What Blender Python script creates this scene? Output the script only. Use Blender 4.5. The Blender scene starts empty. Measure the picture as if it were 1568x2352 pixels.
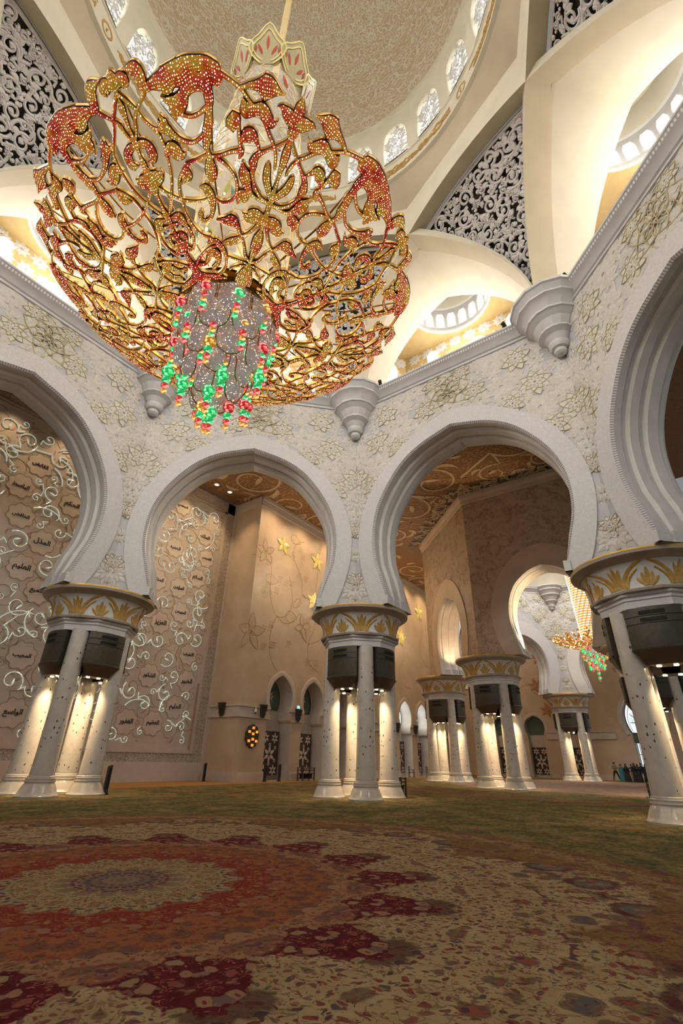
import bpy, math, random
from math import sin, cos, pi, radians, sqrt, atan2, hypot, tan, exp
from mathutils import Vector, Matrix
SC = bpy.context.scene
COL = SC.collection
RNG = random.Random(7)

# ------------------------------------------------------------------ helpers
def linear(c):
    return tuple(((v / 255) / 12.92 if v / 255 <= .04045 else ((v / 255 + .055) / 1.055) ** 2.4) for v in c)

class MB:
    """collects verts/faces with a material slot per face, built as one mesh object"""
    def __init__(s):
        s.v = []; s.f = []; s.m = []; s.uv = []; s.hasuv = False
    def vert(s, p, uv=(0, 0)):
        s.v.append((p[0], p[1], p[2])); s.uv.append(uv); return len(s.v) - 1
    def face(s, idx, m=0):
        s.f.append(tuple(idx)); s.m.append(m)
    def poly(s, pts, m=0):
        b = len(s.v)
        for p in pts: s.vert(p)
        s.face(range(b, b + len(pts)), m)
    def grid(s, rows, mats=None, closed=False, m=0, uvs=None):
        """rows: list of equal-length lists of points; quads between neighbours. mats: material per row gap"""
        b = len(s.v); n = len(rows[0])
        for i, r in enumerate(rows):
            for j, p in enumerate(r):
                s.vert(p, uvs[i][j] if uvs else (0, 0))
        if uvs: s.hasuv = True
        for i in range(len(rows) - 1):
            for j in range(n if closed else n - 1):
                k = (j + 1) % n
                s.face((b + i * n + j, b + i * n + k, b + (i + 1) * n + k, b + (i + 1) * n + j), mats[i] if mats else m)
    def box(s, c, d, rz=0, m=0, taper=1.0):
        cx, cy, cz = c; dx, dy, dz = d[0] / 2, d[1] / 2, d[2] / 2
        b = len(s.v); cr, sr = cos(rz), sin(rz)
        for z in (-1, 1):
            k = taper if z > 0 else 1.0
            for x, y in ((-1, -1), (1, -1), (1, 1), (-1, 1)):
                px, py = x * dx * k, y * dy * k
                s.vert((cx + px * cr - py * sr, cy + px * sr + py * cr, cz + z * dz))
        for q in ((3, 2, 1, 0), (4, 5, 6, 7), (0, 1, 5, 4), (1, 2, 6, 5), (2, 3, 7, 6), (3, 0, 4, 7)):
            s.face([b + i for i in q], m)
    def lathe(s, prof, n=32, c=(0, 0, 0), m=0, mats=None, a0=0.0, a1=2 * pi):
        full = abs(a1 - a0 - 2 * pi) < 1e-6
        k = n if full else n + 1
        rows = [[(c[0] + r * cos(a0 + (a1 - a0) * j / n), c[1] + r * sin(a0 + (a1 - a0) * j / n), c[2] + z) for j in range(k)] for r, z in prof]
        s.grid(rows, mats=mats, closed=full, m=m)
    def tube(s, pts, rad, n=8, m=0):
        pts = [Vector(p) for p in pts]; rows = []
        for i, p in enumerate(pts):
            t = (pts[min(i + 1, len(pts) - 1)] - pts[max(i - 1, 0)])
            if t.length < 1e-9: t = Vector((0, 0, 1))
            t.normalize()
            u = t.cross(Vector((0, 0, 1)))
            if u.length < .01: u = t.cross(Vector((0, 1, 0)))
            u.normalize(); w = t.cross(u)
            r = rad[i] if isinstance(rad, (list, tuple)) else rad
            rows.append([p + u * r * cos(2 * pi * j / n) + w * r * sin(2 * pi * j / n) for j in range(n)])
        s.grid(rows, closed=True, m=m)
        b = len(s.v)
        for row, rev in ((rows[0], True), (rows[-1], False)):
            b = len(s.v)
            for p in row: s.vert(p)
            s.face(range(b + n - 1, b - 1, -1) if rev else range(b, b + n), m)
    def sphere(s, c, r, n=12, k=8, m=0, sz=1.0):
        prof = [(max(r * sin(pi * i / k), 1e-4), -r * sz * cos(pi * i / k)) for i in range(k + 1)]
        s.lathe(prof, n, c, m)
    def build(s, name, mats, parent=None, smooth=True, loc=None, angle=35):
        me = bpy.data.meshes.new(name); me.from_pydata(s.v, [], s.f)
        for mt in (mats if isinstance(mats, (list, tuple)) else [mats]): me.materials.append(mt)
        me.polygons.foreach_set('material_index', s.m)
        if s.hasuv:
            l = me.uv_layers.new(name='UVMap')
            li = [0] * len(me.loops); me.loops.foreach_get('vertex_index', li)
            flat = []
            for i in li: flat.extend(s.uv[i])
            l.data.foreach_set('uv', flat)
        me.update()
        if smooth:
            me.polygons.foreach_set('use_smooth', [True] * len(me.polygons))
            try: me.set_sharp_from_angle(angle=radians(angle))
            except Exception: pass
        o = bpy.data.objects.new(name, me); COL.objects.link(o)
        if parent is not None: o.parent = parent
        if loc: o.location = loc
        return o

def tag(o, label=None, cat=None, group=None, kind=None):
    if label: o['label'] = label
    if cat: o['category'] = cat
    if group: o['group'] = group
    if kind: o['kind'] = kind
    return o
def empty(name, loc=(0, 0, 0), rz=0.0):
    o = bpy.data.objects.new(name, None); COL.objects.link(o)
    o.location = loc; o.rotation_euler = (0, 0, rz); o.empty_display_size = .3
    return o
def struct(o, label, cat):
    return tag(o, label, cat, None, 'structure')
def copy_tree(o, loc=None, rz=None, label=None, parent=None):
    kids = {}
    for q in COL.objects:
        if q.parent is not None: kids.setdefault(q.parent.name, []).append(q)
    def rec(x, par):
        c = x.copy(); COL.objects.link(c)
        if par is not None: c.parent = par
        for k in kids.get(x.name, []): rec(k, c)
        return c
    c = rec(o, parent)
    if loc is not None: c.location = loc
    if rz is not None: c.rotation_euler = (0, 0, rz)
    if label: c['label'] = label
    return c

def catmull(P, per):
    """Catmull-Rom through tuples of any length"""
    out = []; n = len(P)
    for i in range(n - 1):
        p0 = P[max(i - 1, 0)]; p1 = P[i]; p2 = P[i + 1]; p3 = P[min(i + 2, n - 1)]
        for k in range(per):
            t = k / per; t2 = t * t; t3 = t2 * t
            out.append(tuple(.5 * (2 * b + (c - a) * t + (2 * a - 5 * b + 4 * c - d) * t2 + (3 * b - a - 3 * c + d) * t3) for a, b, c, d in zip(p0, p1, p2, p3)))
    out.append(tuple(P[-1]))
    return out

# ------------------------------------------------------------------ materials
class NT:
    def __init__(s, name, disp=False):
        s.mat = bpy.data.materials.new(name); s.mat.use_nodes = True
        s.t = s.mat.node_tree; s.t.nodes.clear()
        s.out = s.t.nodes.new('ShaderNodeOutputMaterial')
    def n(s, typ, **kw):
        x = s.t.nodes.new(typ)
        for k, v in kw.items(): setattr(x, k, v)
        return x
    def link(s, a, b): s.t.links.new(a, b)
    def setin(s, sock, v):
        if isinstance(v, (int, float)): sock.default_value = v
        elif isinstance(v, (tuple, list)): sock.default_value = tuple(v) + ((1,) if len(v) == 3 and sock.type == 'RGBA' else ())
        else: s.link(v, sock)
    def math(s, op, a, b=0.0, c=0.0, clamp=False):
        x = s.n('ShaderNodeMath', operation=op); x.use_clamp = clamp
        s.setin(x.inputs[0], a); s.setin(x.inputs[1], b); s.setin(x.inputs[2], c)
        return x.outputs[0]
    def step(s, v, lo, hi):
        x = s.n('ShaderNodeMapRange'); x.interpolation_type = 'SMOOTHSTEP'
        s.setin(x.inputs['Value'], v); s.setin(x.inputs['From Min'], lo); s.setin(x.inputs['From Max'], hi)
        return x.outputs[0]
    def mix(s, f, a, b):
        x = s.n('ShaderNodeMix', data_type='RGBA')
        s.setin(x.inputs[0], f); s.setin(x.inputs[6], a); s.setin(x.inputs[7], b)
        return x.outputs[2]
    def noise(s, vec, scale, detail=3.0, rough=.5, dist=0.0, out=0):
        x = s.n('ShaderNodeTexNoise'); x.inputs['Scale'].default_value = scale
        x.inputs['Detail'].default_value = detail; x.inputs['Roughness'].default_value = rough
        x.inputs['Distortion'].default_value = dist
        if vec is not None: s.link(vec, x.inputs['Vector'])
        return x.outputs[out]
    def voro(s, vec, scale, feature='F1', rand=1.0, out='Distance'):
        x = s.n('ShaderNodeTexVoronoi', feature=feature); x.inputs['Scale'].default_value = scale
        x.inputs['Randomness'].default_value = rand
        if vec is not None: s.link(vec, x.inputs['Vector'])
        return x.outputs[out]
    def ramp(s, f, stops):
        x = s.n('ShaderNodeValToRGB'); e = x.color_ramp.elements
        while len(e) < len(stops): e.new(.5)
        for el, (p, c) in zip(e, stops): el.position = p; el.color = tuple(c) + (1,)
        s.setin(x.inputs[0], f); return x.outputs[0]
    def coord(s, which='Object'):
        return s.n('ShaderNodeTexCoord').outputs[which]
    def vmul(s, v, k):
        x = s.n('ShaderNodeVectorMath', operation='MULTIPLY'); s.link(v, x.inputs[0]); x.inputs[1].default_value = k
        return x.outputs[0]
    def vadd(s, v, k):
        x = s.n('ShaderNodeVectorMath', operation='ADD'); s.link(v, x.inputs[0]); s.setin(x.inputs[1], k)
        return x.outputs[0]
    def bump(s, h, strength=.3, dist=.02):
        x = s.n('ShaderNodeBump'); x.inputs['Strength'].default_value = strength; x.inputs['Distance'].default_value = dist
        s.link(h, x.inputs['Height']); return x.outputs[0]
    def bsdf(s, col, rough=.5, metal=0.0, normal=None, coat=0.0, spec=.5, emit=None, estr=0.0, trans=0.0, alpha=1.0):
        x = s.n('ShaderNodeBsdfPrincipled')
        s.setin(x.inputs['Base Color'], col); s.setin(x.inputs['Roughness'], rough); s.setin(x.inputs['Metallic'], metal)
        s.setin(x.inputs['Coat Weight'], coat); s.setin(x.inputs['Specular IOR Level'], spec)
        s.setin(x.inputs['Transmission Weight'], trans); s.setin(x.inputs['Alpha'], alpha)
        if normal is not None: s.link(normal, x.inputs['Normal'])
        if emit is not None:
            s.setin(x.inputs['Emission Color'], emit); s.setin(x.inputs['Emission Strength'], estr)
        s.link(x.outputs[0], s.out.inputs[0]); return x
def plain(name, col, rough=.5, metal=0.0, coat=0.0, var=0.06, scale=2.0, spec=.5, emit=None, estr=0.0):
    t = NT(name); c = t.coord()
    nz = t.noise(c, scale, 4)
    dk = tuple(v * (1 - var * 2) for v in col); lt = tuple(min(1, v * (1 + var)) for v in col)
    t.bsdf(t.ramp(nz, [(.3, dk), (.7, lt)]), rough, metal, coat=coat, spec=spec, emit=emit, estr=estr)
    if estr: t.mat.cycles.emission_sampling = 'NONE'
    return t.mat
def glow(name, col, strength, sample=False):
    t = NT(name); e = t.n('ShaderNodeEmission'); e.inputs[0].default_value = tuple(col) + (1,); e.inputs[1].default_value = strength
    t.link(e.outputs[0], t.out.inputs[0])
    if not sample: t.mat.cycles.emission_sampling = 'NONE'
    return t.mat
M = {}
M['field'] = plain('grey_white_marble', (.60, .59, .595), .45, var=.06, scale=1.2)
def mk_band():
    t = NT('carved_white_marble'); c = t.coord()
    v = t.voro(c, 5.0, 'SMOOTH_F1'); nz = t.noise(c, 9, 3, dist=1.5)
    h = t.step(nz, .42, .56)
    col = t.mix(h, (.66, .64, .635), (.72, .70, .69))
    t.bsdf(col, .5, normal=t.bump(h, .25, .015)); return t.mat
M['band'] = mk_band()
def mk_dentil():
    t = NT('fluted_marble_edge'); uv = t.coord('UV')
    s_ = t.n('ShaderNodeSeparateXYZ'); t.link(uv, s_.inputs[0])
    w = t.math('SINE', t.math('MULTIPLY', s_.outputs[0], 2 * pi))
    h = t.step(w, -.3, .3)
    t.bsdf(t.mix(h, (.38, .36, .37), (.72, .70, .69)), .5, normal=t.bump(h, .6, .04)); return t.mat
M['dentil'] = mk_dentil()
M['arch'] = plain('arch_marble', (.70, .67, .64), .45, var=.04)
M['petal'] = plain('cream_petal_marble', (.74, .71, .635), .42, var=.04, scale=4)
M['petal2'] = plain('pale_petal_marble', (.69, .655, .585), .42, var=.05, scale=3)
M['wire'] = plain('beige_gold_outline', (.56, .46, .29), .45, metal=.05)
M['cornice'] = plain('cornice_marble', (.66, .64, .635), .5, var=.03)
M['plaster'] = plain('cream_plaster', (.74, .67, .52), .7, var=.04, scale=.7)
M['plaster_shaded'] = plain('cream_plaster_in_shade', (.56, .48, .33), .7, var=.04, scale=.7)  # same plaster as the cream one, with shade put into its colour
M['screen'] = plain('white_pierced_plaster', (.74, .70, .66), .6, var=.04)
M['void'] = plain('void_shade', (.15, .125, .10), .9)  # dark colour stands in for the shade behind pierced work
def mk_mottled():
    t = NT('mottled_brown_marble'); c = t.coord()
    a = t.noise(c, .9, 5, .6, 1.2); b = t.noise(c, 3.5, 4, .6, 2.5)
    k = t.step(t.math('MULTIPLY', b, a), .2, .38)
    t.bsdf(t.mix(k, (.50, .385, .27), (.31, .205, .125)), .5, normal=t.bump(k, .3, .03)); return t.mat
M['mottled'] = mk_mottled()
def mk_shaft():
    t = NT('inlaid_column_marble'); c = t.coord()
    sp = t.n('ShaderNodeSeparateXYZ'); t.link(c, sp.inputs[0])
    base = t.ramp(t.noise(c, 3, 4), [(.3, (.61, .555, .475)), (.7, (.70, .645, .56))])
    vn = t.noise(t.vmul(c, (1, 1, .55)), 2.2, 1, dist=.6)
    vine = t.math('SUBTRACT', 1.0, t.step(t.math('ABSOLUTE', t.math('SUBTRACT', vn, .5)), .004, .010))
    base = t.mix(t.math('MULTIPLY', vine, .22), base, (.50, .38, .24))
    wv = t.n('ShaderNodeVectorMath', operation='SCALE'); t.link(t.noise(c, 7, 1, out=1), wv.inputs[0]); wv.inputs['Scale'].default_value = .10
    vv = t.vmul(t.vadd(c, wv.outputs[0]), (1, 1, .66))
    d = t.voro(vv, 6.2); rc = t.voro(vv, 6.2, out='Color')
    sr = t.n('ShaderNodeSeparateColor'); t.link(rc, sr.inputs[0])
    dens = t.step(sp.outputs[2], 5.2, 1.6)
    dens = t.math('ADD', t.math('MULTIPLY', dens, .34), .34)
    pick = t.math('LESS_THAN', sr.outputs[0], dens)
    spot = t.math('MULTIPLY', t.math('SUBTRACT', 1.0, t.step(d, .17, .22)), pick)
    dark = t.mix(sr.outputs[1], (.07, .045, .035), (.18, .11, .07))
    t.bsdf(t.mix(spot, base, dark), .18, coat=.5); return t.mat
M['shaft'] = mk_shaft()
M['base'] = plain('column_base_marble', (.60, .545, .465), .2, coat=.4, var=.03)
M['capwhite'] = plain('capital_white', (.74, .71, .69), .45, var=.03)
M['capbeige'] = plain('capital_beige_rim', (.42, .35, .26), .45, var=.05)
M['gold'] = plain('gold_leaf', (.62, .38, .11), .36, metal=.4, var=.1, scale=6)
M['goldrim'] = plain('gold_rim', (.80, .48, .08), .28, metal=.5, var=.05)
M['bronze'] = plain('dark_bronze_metal', (.062, .052, .031), .5, metal=.15, var=.12, scale=8)
M['bronze2'] = plain('dark_bronze_cove', (.12, .085, .05), .4, metal=.35, var=.1)
M['slot'] = plain('black_slot', (.015, .013, .01), .8)
M['lamp'] = glow('warm_lamp', (1, .78, .45), 18)
M['sky'] = glow('window_daylight', (1, .99, .97), 2.3, True)
M['skyn'] = glow('niche_window_daylight', (1, .97, .90), 3.0, True)
M['skyf'] = glow('far_window_daylight', (.80, .92, 1.0), 1.25)
M['sign'] = glow('exit_sign_glow', (.25, 1, .9), 2.0)
M['digit'] = glow('orange_digits', (1, .25, .04), 1.7)
M['lattice'] = plain('window_lattice', (.70, .69, .66), .6, var=.03)
M['goldwall'] = plain('gold_beige_wall', (.72, .52, .24), .6, var=.05)
M['white'] = plain('white_plaster', (.78, .76, .73), .6, var=.03)
M['namewall'] = plain('pale_stone_panel', (.60, .515, .43), .5, var=.05, scale=1.5)
M['medal'] = plain('name_medallion_stone', (.66, .57, .48), .45, var=.03)
M['line'] = plain('brown_engraved_line', (.42, .30, .19), .6)
M['ink'] = plain('dark_brown_lettering', (.055, .025, .018), .5)
M['vine'] = plain('lit_glass_vine', (.66, .70, .62), .12, metal=.5, emit=(.92, 1, .86), estr=.34)
def mk_border():
    t = NT('carved_border_stone'); c = t.coord()
    nz = t.noise(c, 5.5, 3, .5, 2.5); h = t.step(nz, .46, .54)
    t.bsdf(t.mix(h, (.36, .29, .22), (.58, .50, .42)), .45, normal=t.bump(h, .5, .03)); return t.mat
M['border'] = mk_border()
M['alcove'] = plain('warm_cream_marble', (.60, .47, .34), .42, var=.06, scale=.8)
M['alcove2'] = plain('dado_cream_marble', (.62, .54, .46), .4, var=.04)
M['stem'] = plain('brown_inlay_stem', (.44, .25, .10), .5)
M['faint'] = plain('faint_inlay_marks', (.47, .355, .25), .5)
M['ceilfine'] = plain('tan_ceiling_tracery', (.40, .22, .09), .6)
def mk_sparkle():
    t = NT('amber_sparkle_crystal'); c = t.coord()
    v = t.voro(c, 9, out='Color'); s_ = t.n('ShaderNodeSeparateColor'); t.link(v, s_.inputs[0])
    base = t.ramp(s_.outputs[0], [(0, (.30, .10, .01)), (.35, (.60, .30, .03)), (.6, (.62, .14, .01)), (.85, (.70, .45, .12)), (1, (.20, .05, .01))])
    tw = t.step(s_.outputs[1], .78, .95); ec = t.mix(t.math('GREATER_THAN', s_.outputs[2], .85), (1, .82, .5), (.8, .8, 1))
    t.bsdf(base, .15, metal=.3, emit=t.mix(tw, base, ec), estr=t.math('ADD', t.math('MULTIPLY', tw, 1.6), .45)); t.mat.cycles.emission_sampling = 'NONE'; return t.mat
M['sparkle'] = mk_sparkle()
M['leafinlay'] = plain('taupe_leaf_inlay', (.56, .44, .315), .5)
M['starglass'] = plain('yellow_glass_flower', (.80, .66, .22), .2, metal=.2, emit=(1, .82, .3), estr=.16)
M['starglow'] = plain('bright_yellow_glass_flower', (.95, .75, .3), .2, emit=(1, .74, .28), estr=.30)
M['stardim'] = plain('orange_glass_flower', (.45, .22, .09), .3)
M['wood'] = plain('dark_wood', (.10, .055, .03), .45, var=.2, scale=12)
M['doordark'] = plain('dark_door_panel', (.045, .022, .018), .4)
M['post'] = plain('dark_post', (.05, .04, .03), .5)
M['greenglass'] = plain('green_window_glass', (.10, .15, .11), .15)
M['ceiling'] = None
def mk_ceiling():
    t = NT('brown_ceiling'); c = t.coord()
    nz = t.noise(c, 7, 3, .6, 1.0)
    t.bsdf(t.ramp(nz, [(.3, (.17, .082, .03)), (.7, (.28, .14, .055))]), .6); return t.mat
M['ceiling'] = mk_ceiling()
M['ceilcream'] = plain('cream_ceiling_relief', (.50, .37, .22), .6)
def mk_dome():
    t = NT('dome_arabesque'); c = t.coord()
    sp = t.n('ShaderNodeSeparateXYZ'); t.link(c, sp.inputs[0])
    th = t.math('ARCTAN2', sp.outputs[1], sp.outputs[0])
    # mirror-fold the angle into 32 sectors so the scrollwork is symmetric
    u = t.math('PINGPONG', t.math('MULTIPLY', th, 16 / pi), 1.0)
    rr = t.math('SQRT', t.math('ADD', t.math('POWER', sp.outputs[0], 2.0), t.math('POWER', sp.outputs[1], 2.0)))
    cb = t.n('ShaderNodeCombineXYZ'); t.link(t.math('MULTIPLY', u, 1.15), cb.inputs[0])
    t.link(t.math('SUBTRACT', sp.outputs[2], t.math('MULTIPLY', rr, .8)), cb.inputs[1])
    v = cb.outputs[0]
    nz = t.noise(v, 1.7, 2, .5, 1.6); w = t.n('ShaderNodeVectorMath', operation='ADD')
    off = t.n('ShaderNodeVectorMath', operation='SCALE'); t.link(t.noise(v, 1.3, 1, out=1), off.inputs[0]); off.inputs['Scale'].default_value = 1.5
    t.link(v, w.inputs[0]); t.link(off.outputs[0], w.inputs[1])
    e = t.voro(w.outputs[0], 3.6, 'DISTANCE_TO_EDGE', .9)
    f1 = t.voro(w.outputs[0], 6.5, 'F1', .9)
    k = t.math('MAXIMUM', t.math('SUBTRACT', 1.0, t.step(e, .08, .15)), t.math('SUBTRACT', 1.0, t.step(f1, .20, .30)))
    t.bsdf(t.mix(k, (.56, .43, .25), (.72, .65, .50)), .65, normal=t.bump(k, .5, .06)); return t.mat
M['dome'] = mk_dome()

# ------------------------------------------------------------------ carpet
def mk_carpet():
    t = NT('patterned_carpet'); c = t.coord()
    sp = t.n('ShaderNodeSeparateXYZ'); t.link(c, sp.inputs[0]); X, Y = sp.outputs[0], sp.outputs[1]
    r0 = t.math('SQRT', t.math('ADD', t.math('MULTIPLY', X, X), t.math('MULTIPLY', Y, Y)))
    th = t.math('ARCTAN2', Y, X)
    nz = t.noise(c, 2.2, 3); nf = t.noise(c, 5.0, 4, .65)
    wsc = t.n('ShaderNodeVectorMath', operation='SCALE'); t.link(t.noise(c, 3.5, 2, out=1), wsc.inputs[0]); wsc.inputs['Scale'].default_value = .30
    # mirror-fold the plan into sixteen sectors so every motif repeats round the medallion
    fo = t.math('PINGPONG', t.math('ADD', th, 12.5663706), pi / 16)
    cb = t.n('ShaderNodeCombineXYZ'); t.link(t.math('MULTIPLY', fo, t.math('ADD', r0, .35)), cb.inputs[0]); t.link(r0, cb.inputs[1]); cf = cb.outputs[0]
    wf = t.n('ShaderNodeVectorMath', operation='SCALE'); t.link(t.noise(cf, 4.5, 2, out=1), wf.inputs[0]); wf.inputs['Scale'].default_value = .22
    cw = t.vadd(cf, wf.outputs[0]); nf2 = t.noise(cf, 6.0, 3, .6)
    r = t.math('ADD', r0, t.math('MULTIPLY', t.math('SUBTRACT', nf2, .5), .42))
    def lob(n, ph=0.0): return t.math('ABSOLUTE', t.math('COSINE', t.math('ADD', t.math('MULTIPLY', th, n / 2), ph)))
    def inside(edge, soft=.03): return t.math('SUBTRACT', 1.0, t.step(t.math('SUBTRACT', r, edge), -soft, soft))
    def inv(v): return t.math('SUBTRACT', 1.0, v)
    def mul(a, b): return t.math('MULTIPLY', a, b)
    def motif(vec, scale, sz, rand=1.0):
        d = t.voro(vec, scale, rand=rand); cc = t.voro(vec, scale, rand=rand, out='Color')
        s_ = t.n('ShaderNodeSeparateColor'); t.link(cc, s_.inputs[0])
        return inv(t.step(d, sz * .75, sz)), inv(t.step(d, sz * 1.2, sz * 1.45)), s_.outputs[0], s_.outputs[1], d
    # small leaves and flecks, blossoms, palmettes
    k2, g2, a2, b2, d2 = motif(t.vmul(cw, (1.0, 1.5, 1)), 5.6, .36)
    k4, g4, a4, b4, d4 = motif(t.vmul(cw, (1.6, 1.0, 1)), 8.2, .35)
    k1, g1, a1, b1, d1 = motif(cw, 2.7, .30)
    k5, g5, a5, b5, d5 = motif(t.vmul(cw, (1.0, 1.4, 1)), 13.5, .34)
    k6, g6, a6, b6, d6 = motif(cw, 4.6, .44, .8)
    k3, g3, a3, b3, d3 = motif(cw, .80, .26, .8)
    vn = t.noise(cw, 3.4, 2, .5, .8); vine = inv(t.step(t.math('ABSOLUTE', t.math('SUBTRACT', vn, .5)), .008, .018))
    vn2 = t.noise(cw, 6.0, 1, .5, .5); vine2 = inv(t.step(t.math('ABSOLUTE', t.math('SUBTRACT', vn2, .53)), .010, .022))
    RED, DARK, NAVY, SALM, OLIV = (.20, .028, .018), (.045, .018, .016), (.028, .030, .055), (.25, .10, .055), (.085, .078, .035)
    pal = t.ramp(a1, [(0, RED), (.25, SALM), (.45, (.07, .075, .085)), (.62, (.15, .02, .016)), (.82, OLIV), (1, (.24, .12, .06))])
    pal2 = t.ramp(a2, [(0, DARK), (.3, RED), (.55, NAVY), (.78, (.19, .06, .04)), (1, OLIV)])
    pal4 = t.ramp(a4, [(0, RED), (.35, DARK), (.6, (.20, .07, .045)), (.8, (.06, .055, .06)), (1, RED)])
    pal5 = t.ramp(a5, [(0, (.11, .028, .02)), (.4, (.05, .03, .025)), (.7, (.16, .06, .04)), (1, (.06, .06, .065))])
    def sprinkle(base, s2=.9, s4=.85, s1=.9, sv=.6, keep=.22):
        x = t.mix(mul(vine, sv), base, (.095, .045, .025)); x = t.mix(mul(vine2, sv * .7), x, (.13, .035, .025))
        kk = t.math('GREATER_THAN', b1, keep)
        x = t.mix(mul(mul(g1, kk), s1 * .75), x, (.075, .03, .022)); x = t.mix(mul(mul(k1, kk), s1), x, pal)
        x = t.mix(mul(mul(inv(t.step(d1, .05, .09)), kk), s1), x, (.30, .21, .11))
        x = t.mix(mul(mul(k2, t.math('GREATER_THAN', b2, keep)), s2), x, pal2)
        x = t.mix(mul(mul(k4, t.math('GREATER_THAN', b4, keep + .05)), s4), x, pal4)
        return t.mix(mul(mul(k5, t.math('GREATER_THAN', b5, .45)), .75), x, pal5)
    beige = t.ramp(nz, [(.3, (.25, .18, .085)), (.7, (.33, .25, .135))])
    flo = sprinkle(beige)
    kb = t.math('GREATER_THAN', b3, .22)
    big = t.mix(t.math('GREATER_THAN', a3, .5), (.22, .065, .03), (.095, .09, .08))
    flo = t.mix(mul(mul(g3, kb), .8), flo, (.06, .02, .016)); pet = t.mix(mul(g2, .7), big, (.28, .14, .07)); flo = t.mix(mul(mul(k3, kb), .95), flo, pet)
    flo = t.mix(mul(mul(inv(t.step(d3, .06, .10)), kb), .9), flo, (.20, .03, .02))
    # golden-brown outer panels of the beige field
    tan_ = sprinkle(t.ramp(nz, [(.3, (.145, .080, .028)), (.7, (.20, .115, .045))]), .7, .7, .75, .5)
    ground = t.mix(inside(t.math('ADD', 5.9, mul(lob(8, .35), 1.7)), .12), tan_, flo)
    ground = t.mix(mul(inside(8.3, .1), inv(inside(7.75, .1))), ground, sprinkle((.24, .15, .07), .9, .8, .8))
    gn = t.noise(c, .9, 5, .8); gm = t.noise(c, 6, 4, .85)
    green = t.ramp(t.math('ADD', mul(gn, .5), mul(gm, .5)), [(.40, (.040, .044, .015)), (.46, (.085, .078, .027)), (.52, (.160, .115, .045)), (.60, (.27, .170, .07))])
    col = t.mix(inside(t.math('ADD', 8.65, mul(lob(24), .14)), .05), green, ground)
    # maroon blossom band with star tips, then pink, salmon, red and cream rings
    tip = t.math('POWER', lob(16, .2), 2.0)
    blos = t.ramp(a6, [(0, (.26, .12, .07)), (.35, (.23, .17, .09)), (.6, (.20, .05, .035)), (.8, (.10, .09, .085)), (1, (.27, .14, .08))])
    mar = t.mix(mul(vine2, .8), (.095, .006, .010), (.22, .10, .06)); mar = t.mix(mul(g6, .6), mar, (.05, .006, .008)); mar = t.mix(mul(mul(k6, t.math('GREATER_THAN', b6, .12)), .92), mar, blos)
    mar = t.mix(mul(inv(t.step(d6, .10, .15)), .9), mar, (.13, .010, .012)); mar = t.mix(mul(mul(k5, t.math('GREATER_THAN', b5, .5)), .6), mar, (.25, .12, .07))
    col = t.mix(inside(t.math('ADD', 3.72, mul(tip, .75)), .03), col, mar)
    pink = sprinkle((.26, .125, .065), .8, .7, .6, .5)
    col = t.mix(inside(t.math('ADD', 3.2, mul(lob(16, 1.77), .42)), .04), col, pink)
    sal = sprinkle((.235, .080, .032), .75, .6, .6, .5)
    col = t.mix(inside(t.math('ADD', 2.85, mul(lob(16), .22)), .03), col, sal)
    red = t.mix(mul(k2, .65), t.mix(mul(vine, .7), (.165, .024, .012), (.25, .11, .05)), (.24, .11, .055)); red = t.mix(mul(k4, .6), red, (.08, .012, .012)); red = t.mix(mul(mul(k6, t.math('GREATER_THAN', b6, .55)), .75), red, blos); red = t.mix(mul(mul(k5, t.math('GREATER_THAN', b5, .45)), .65), red, (.24, .10, .05))
    col = t.mix(inside(t.math('ADD', 2.12, mul(lob(16, .2), .32)), .03), col, red)
    cr = sprinkle((.27, .205, .105), .85, .7, .5, .6)
    col = t.mix(inside(t.math('ADD', 1.42, mul(lob(16), .28)), .03), col, cr)
    col = t.mix(mul(inside(t.math('ADD', .5, mul(lob(16), .2)), .15), .65), col, t.mix(k2, (.15, .085, .07), (.04, .03, .05)))
    # the second dome's medallion, far down the hall
    dx = t.math('SUBTRACT', X, 44.6); r2 = t.math('SQRT', t.math('ADD', mul(dx, dx), mul(Y, Y)))
    ringr = mul(t.step(t.math('ABSOLUTE', t.math('SUBTRACT', r2, 21.4)), .9, .5), t.step(nz, .38, .52))
    col = t.mix(mul(ringr, .75), col, (.26, .085, .05))
    col = t.mix(mul(t.step(r2, 14.5, 13.5), .65), col, t.mix(t.step(nz, .42, .58), (.24, .12, .095), (.26, .20, .165)))
    mg = t.math('MAXIMUM', t.step(Y, 18.6, 18.9), t.step(X, 61.8, 62.2))
    col = t.mix(mg, col, (.30, .15, .055))
    hs = t.n('ShaderNodeHueSaturation'); hs.inputs['Saturation'].default_value = .98; hs.inputs['Value'].default_value = 1.22; t.link(col, hs.inputs['Color'])
    t.bsdf(hs.outputs[0], .95, spec=.1, normal=t.bump(nf, .3, .02)); return t.mat
M['carpet'] = mk_carpet()

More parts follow.
